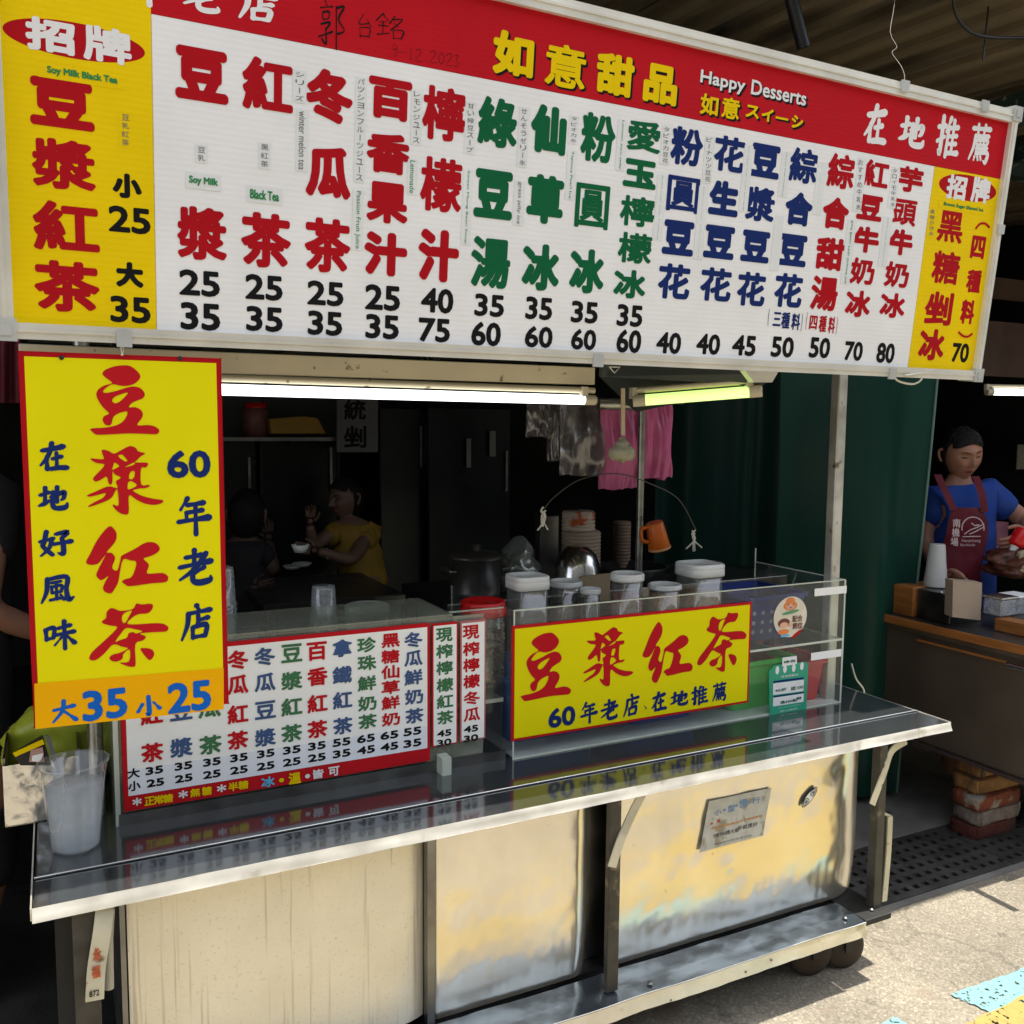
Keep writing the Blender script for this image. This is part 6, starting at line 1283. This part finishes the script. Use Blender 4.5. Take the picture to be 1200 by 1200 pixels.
for s_, x, y in (('南', 1121, 613), ('機', 1120, 624), ('場', 1118.5, 635)): put_px(mb, LP, s_, x, y, 9, 10, r=.02)
put_px(mb, LP, 'Nanjichang', 1138, 634, 22, 4.5); put_px(mb, LP, 'Rice Noodle', 1134, 638.5, 17, 3)
mb.build('apron_lettering', LW, w1)
mb = MB(); R0 = [(1140+13*math.cos(a), 619-13*math.sin(a)) for a in [R_(k) for k in range(-12, 200, 12)]]
mb.tube([LP.P(*LP.px(*q), .001) for q in R0], .0026, 5); mb.tube([LP.P(*LP.px(*q), .001) for q in ((1128, 629), (1149, 628.5))], .0024, 5)
mb.tube([LP.P(*LP.px(*q), .001) for q in ((1130, 626), (1137, 621), (1145, 618), (1153, 614), (1152, 618), (1143, 623), (1136, 626))], .0024, 5); mb.tube([LP.P(*LP.px(*q), .001) for q in ((1138, 613), (1142, 616), (1147, 615))], .003, 5); mb.build('apron_emblem', LW, w1)
MH = CBR @ Matrix.Rotation(R_(3), 3, 'Z') @ Matrix.Rotation(R_(20), 3, 'X') @ Matrix.Rotation(R_(-5), 3, 'Y')
head(V(1127, 531, -.03), MH, .98, w1, SKIN, LIPS, HAIR, BROWM, True, False)
t = thing('red_bottle', 'red sauce bottle with pale nozzle held by the woman at the right edge', 'bottle', D(1195, 632, dW-.27))
A = (ROT @ Matrix.Rotation(R_(150), 3, 'Z') @ Matrix.Rotation(R_(-90), 3, 'X')); c = D(1194, 632, dW-.27)
mb = MB(); mb.lathe(c, [(0, -.045), (.03, -.045), (.034, -.035), (.034, .02), (.026, .032), (0, .034)], 24, axis=A); mb.build('bottle_body', REDL, t)
mb = MB(); mb.lathe(c, [(.018, .034), (.014, .045), (.009, .075), (0, .078)], 16, axis=A); mb.build('nozzle', LID, t)

# ---- seated woman in yellow, deep in the shop
dY = 5.0; V = lambda x, y, dd=0: D(x, y, dY+dd)
w2 = thing('person', 'seated woman in a yellow v-neck top holding a small bowl in the dark shop', 'person', Vector((V(425, 650).x, V(425, 650).y, 0)))
hip = V(428, 705); wst = V(426, 672); ch = V(418, 640); bs_ = V(412, 617); nk = V(408, 606); h0 = V(406, 596)
sl_, sr_ = V(392, 622, -.05), V(434, 622, .03); el, wl = V(367, 640, -.18), V(363, 615, -.25); er, wr = V(412, 657, -.22), V(372, 646, -.35)
body([[(hip, (.14, .12)), (wst, (.12, .10)), (ch, (.125, .09)), (bs_, (.07, .06)), (nk, .045), (h0, .045)], [(bs_, (.07, .06)), (sl_, .05), (el, .038), (wl, .025)], [(bs_, (.07, .06)), (sr_, .05), (er, .038), (wr, .025)],
      [(hip, (.14, .12)), (V(395, 712, -.25), .08), (V(375, 716, -.4), .065), (Vector((V(375, 716, -.4).x, V(375, 716, -.4).y, .08)), .045)]],
     [hand_chains(wl, V(364, 600, -.25)-wl, V(372, 608, -.25)-wl, V(355, 608, -.3)-wl, .78, .9), hand_chains(wr, V(352, 642, -.4)-wr, Vector((0, 0, 1)), V(360, 640, -.2)-wr, .8, .6)], w2, SKIN2)
YC = mat('yellow_cotton', (.22, .13, .01), .8, var=.15, scale=10, bump=.2, bscale=25)
crease(skin([[(hip, (.15, .13)), (wst, (.14, .115)), (ch, (.14, .105)), (V(413, 622), (.085, .075)), (V(412, 618), (.06, .055))], [(V(413, 622), (.085, .075)), (V(393, 624, -.05), .062), (V(381, 633, -.12), .062)], [(V(413, 622), (.085, .075)), (V(433, 625, .03), .065), (V(425, 641, -.08), .066)]], 3), .008).build('yellow_top', YC, w2)
MH = CBR @ Matrix.Rotation(R_(-38), 3, 'Z') @ Matrix.Rotation(R_(8), 3, 'X')
ho = head(V(405, 584), MH, 1.0, w2, SKIN2, LIPS, HAIR, BROWM, False, False, .15)
m2 = MB()
for sx in (-1, 1): m2.tube([V(405, 584)+MH @ Vector((sx*.032+.020*math.cos(k*.7), -.106, .008+.016*math.sin(k*.7))) for k in range(10)], .0015, 5, cap=False)
m2.build('glasses', BLACKP, w2)
m2 = MB(); m2.lathe(V(384, 649, -.31), [(.027, -.006), (.030, 0), (.027, .006)], 14, axis=CBR @ Matrix.Rotation(R_(80), 3, 'Y')); m2.build('bracelet', PAPER, w2)
c = V(352, 641, -.42); mb = MB(); mb.lathe(c, [(0, -.028), (.03, -.026), (.045, .012), (.042, .012), (.0, -.02)], 20); tag(mb.build('small_bowl', PAPER), 'small white bowl in the hand of the seated woman in yellow', 'bowl')
for x, y, lb in ((343, 664, 'pale dish on the dark table in front of the woman in yellow'), (354, 661, 'second pale dish on the dark table, nearer the woman'), (305, 641, 'small pale dish near the dark haired person')):
    c = V(x, y, -.5); mb = MB(); mb.lathe(c, [(0, -.012), (.03, -.012), (.05, .006), (.046, .006), (0, -.006)], 18); tag(mb.build('dish', mat('dim_dish', (.3, .32, .31), .4)), lb, 'dish')
# ---- dark haired person with back turned
dB = 4.5; V = lambda x, y, dd=0: D(x, y, dB+dd)
w3 = thing('person', 'dark haired person in black, back turned, seated beside the hanging yellow sign', 'person', Vector((V(285, 660).x, V(285, 660).y, 0)))
hip = V(283, 740); ch = V(284, 665); bs_ = V(286, 637); nk = V(288, 628); h0 = V(290, 615); BC_ = mat('black_cotton', (.010, .010, .012), .85, var=.2)
body([[(hip, (.15, .13)), (ch, (.14, .10)), (bs_, (.07, .06)), (nk, .05), (h0, .05)], [(bs_, (.07, .06)), (V(264, 648), .05), (V(262, 690), .038), (V(292, 690, -.1), .026)], [(bs_, (.07, .06)), (V(308, 646), .05), (V(322, 672), .038), (V(314, 634, .15), .026)]],
     [hand_chains(V(314, 634, .15), Vector((0, .2, 1)), Vector((-1, 0, 0)), Vector((0, 1, 0)), .9, .7), hand_chains(V(292, 690, -.1), Vector((1, 0, .1)), Vector((0, 0, 1)), Vector((0, 1, 0)), .9, .6)], w3, mat('skin_deep_shade', (.07, .04, .03), .6))  # skin colour darkened further so the figure sinks into the shade
skin([[(hip, (.165, .14)), (ch, (.155, .115)), (V(286, 641), (.12, .11)), (V(287, 630), .085)], [(V(286, 641), (.09, .08)), (V(264, 650), .064), (V(262, 680), .055)], [(V(286, 641), (.09, .08)), (V(308, 648), .064), (V(318, 666), .055)]]).build('black_shirt', BC_, w3)
head(V(290, 603), CBR @ Matrix.Rotation(R_(176), 3, 'Z'), 1.05, w3, SKIN2, LIPS, HAIR, BROWM, True, False, .2)
# ---- person at the left edge, mostly outside the picture
dL = 2.45; V = lambda x, y, dd=0: D(x, y, dL+dd)
w4 = thing('person', 'person in black at the left edge with bare forearm behind the hanging sign', 'person', Vector((V(-60, 900).x, V(-60, 900).y, 0)))
hip = V(-60, 920); ch = V(-62, 640); bs_ = V(-64, 540); nk = V(-66, 510); h0 = V(-66, 490)
fl = Vector((V(-30, 1100).x, V(-30, 1100).y, .05))
body([[(hip, (.14, .11)), (ch, (.15, .11)), (bs_, (.08, .07)), (nk, .055), (h0, .05)], [(bs_, (.08, .07)), (V(-10, 575), .058), (V(-22, 715, -.05), .046), (V(52, 742, .1), .030)], [(bs_, (.08, .07)), (V(-130, 580), .058), (V(-140, 720), .045), (V(-120, 800, -.1), .03)],
      [(hip, (.14, .11)), (V(-22, 985), .085), (V(-20, 1090), .058), (fl+Vector((0, 0, .3)), .055), (fl, .038)], [(hip, (.14, .11)), (V(-100, 985), .085), (V(-100, 1090), .058), (fl+Vector((-.2, .0, 0)), .038)]],
     [hand_chains(V(52, 742, .1), V(90, 752, .15)-V(52, 742, .1), Vector((0, 0, 1)), Vector((0, 1, 0)), 1., .5), hand_chains(V(-120, 800, -.1), Vector((.3, 0, -1)), Vector((0, -1, 0)), Vector((1, 0, 0)), 1., .5)], w4, SKIN)
skin([[(V(-60, 935), (.165, .13)), (ch, (.17, .13)), (V(-64, 548), (.10, .09)), (V(-64, 535), .07)], [(V(-64, 548), (.10, .09)), (V(-12, 580), .078), (V(-14, 668), .070)], [(V(-64, 548), (.10, .09)), (V(-130, 585), .072), (V(-136, 650), .064)]]).build('black_shirt', BC_, w4)
skin([[(V(-60, 905), (.165, .13)), (V(-24, 965), .10), (V(-18, 1048), .085)], [(V(-60, 905), (.165, .13)), (V(-100, 965), .10), (V(-100, 1048), .085)]]).build('black_shorts', BC_, w4)
head(V(-66, 455), CBR @ Matrix.Rotation(R_(20), 3, 'Z'), 1.05, w4, SKIN, LIPS, HAIR, BROWM, True, False)
mb = MB(); mb.grid(lambda u, v: tuple(at(-10+34*u, 392+80*v, Y=2.9+.03*math.sin(u*12))), 16, 8); tag(mb.build('maroon_cloth', mat('maroon_cloth', (.10, .01, .02), .8)), 'maroon cloth hanging in the top left shadow beside the hanging sign', 'cloth')
for o_ in [x for x in bpy.data.objects if x.name.startswith('lettering_source')]: bpy.data.objects.remove(o_)
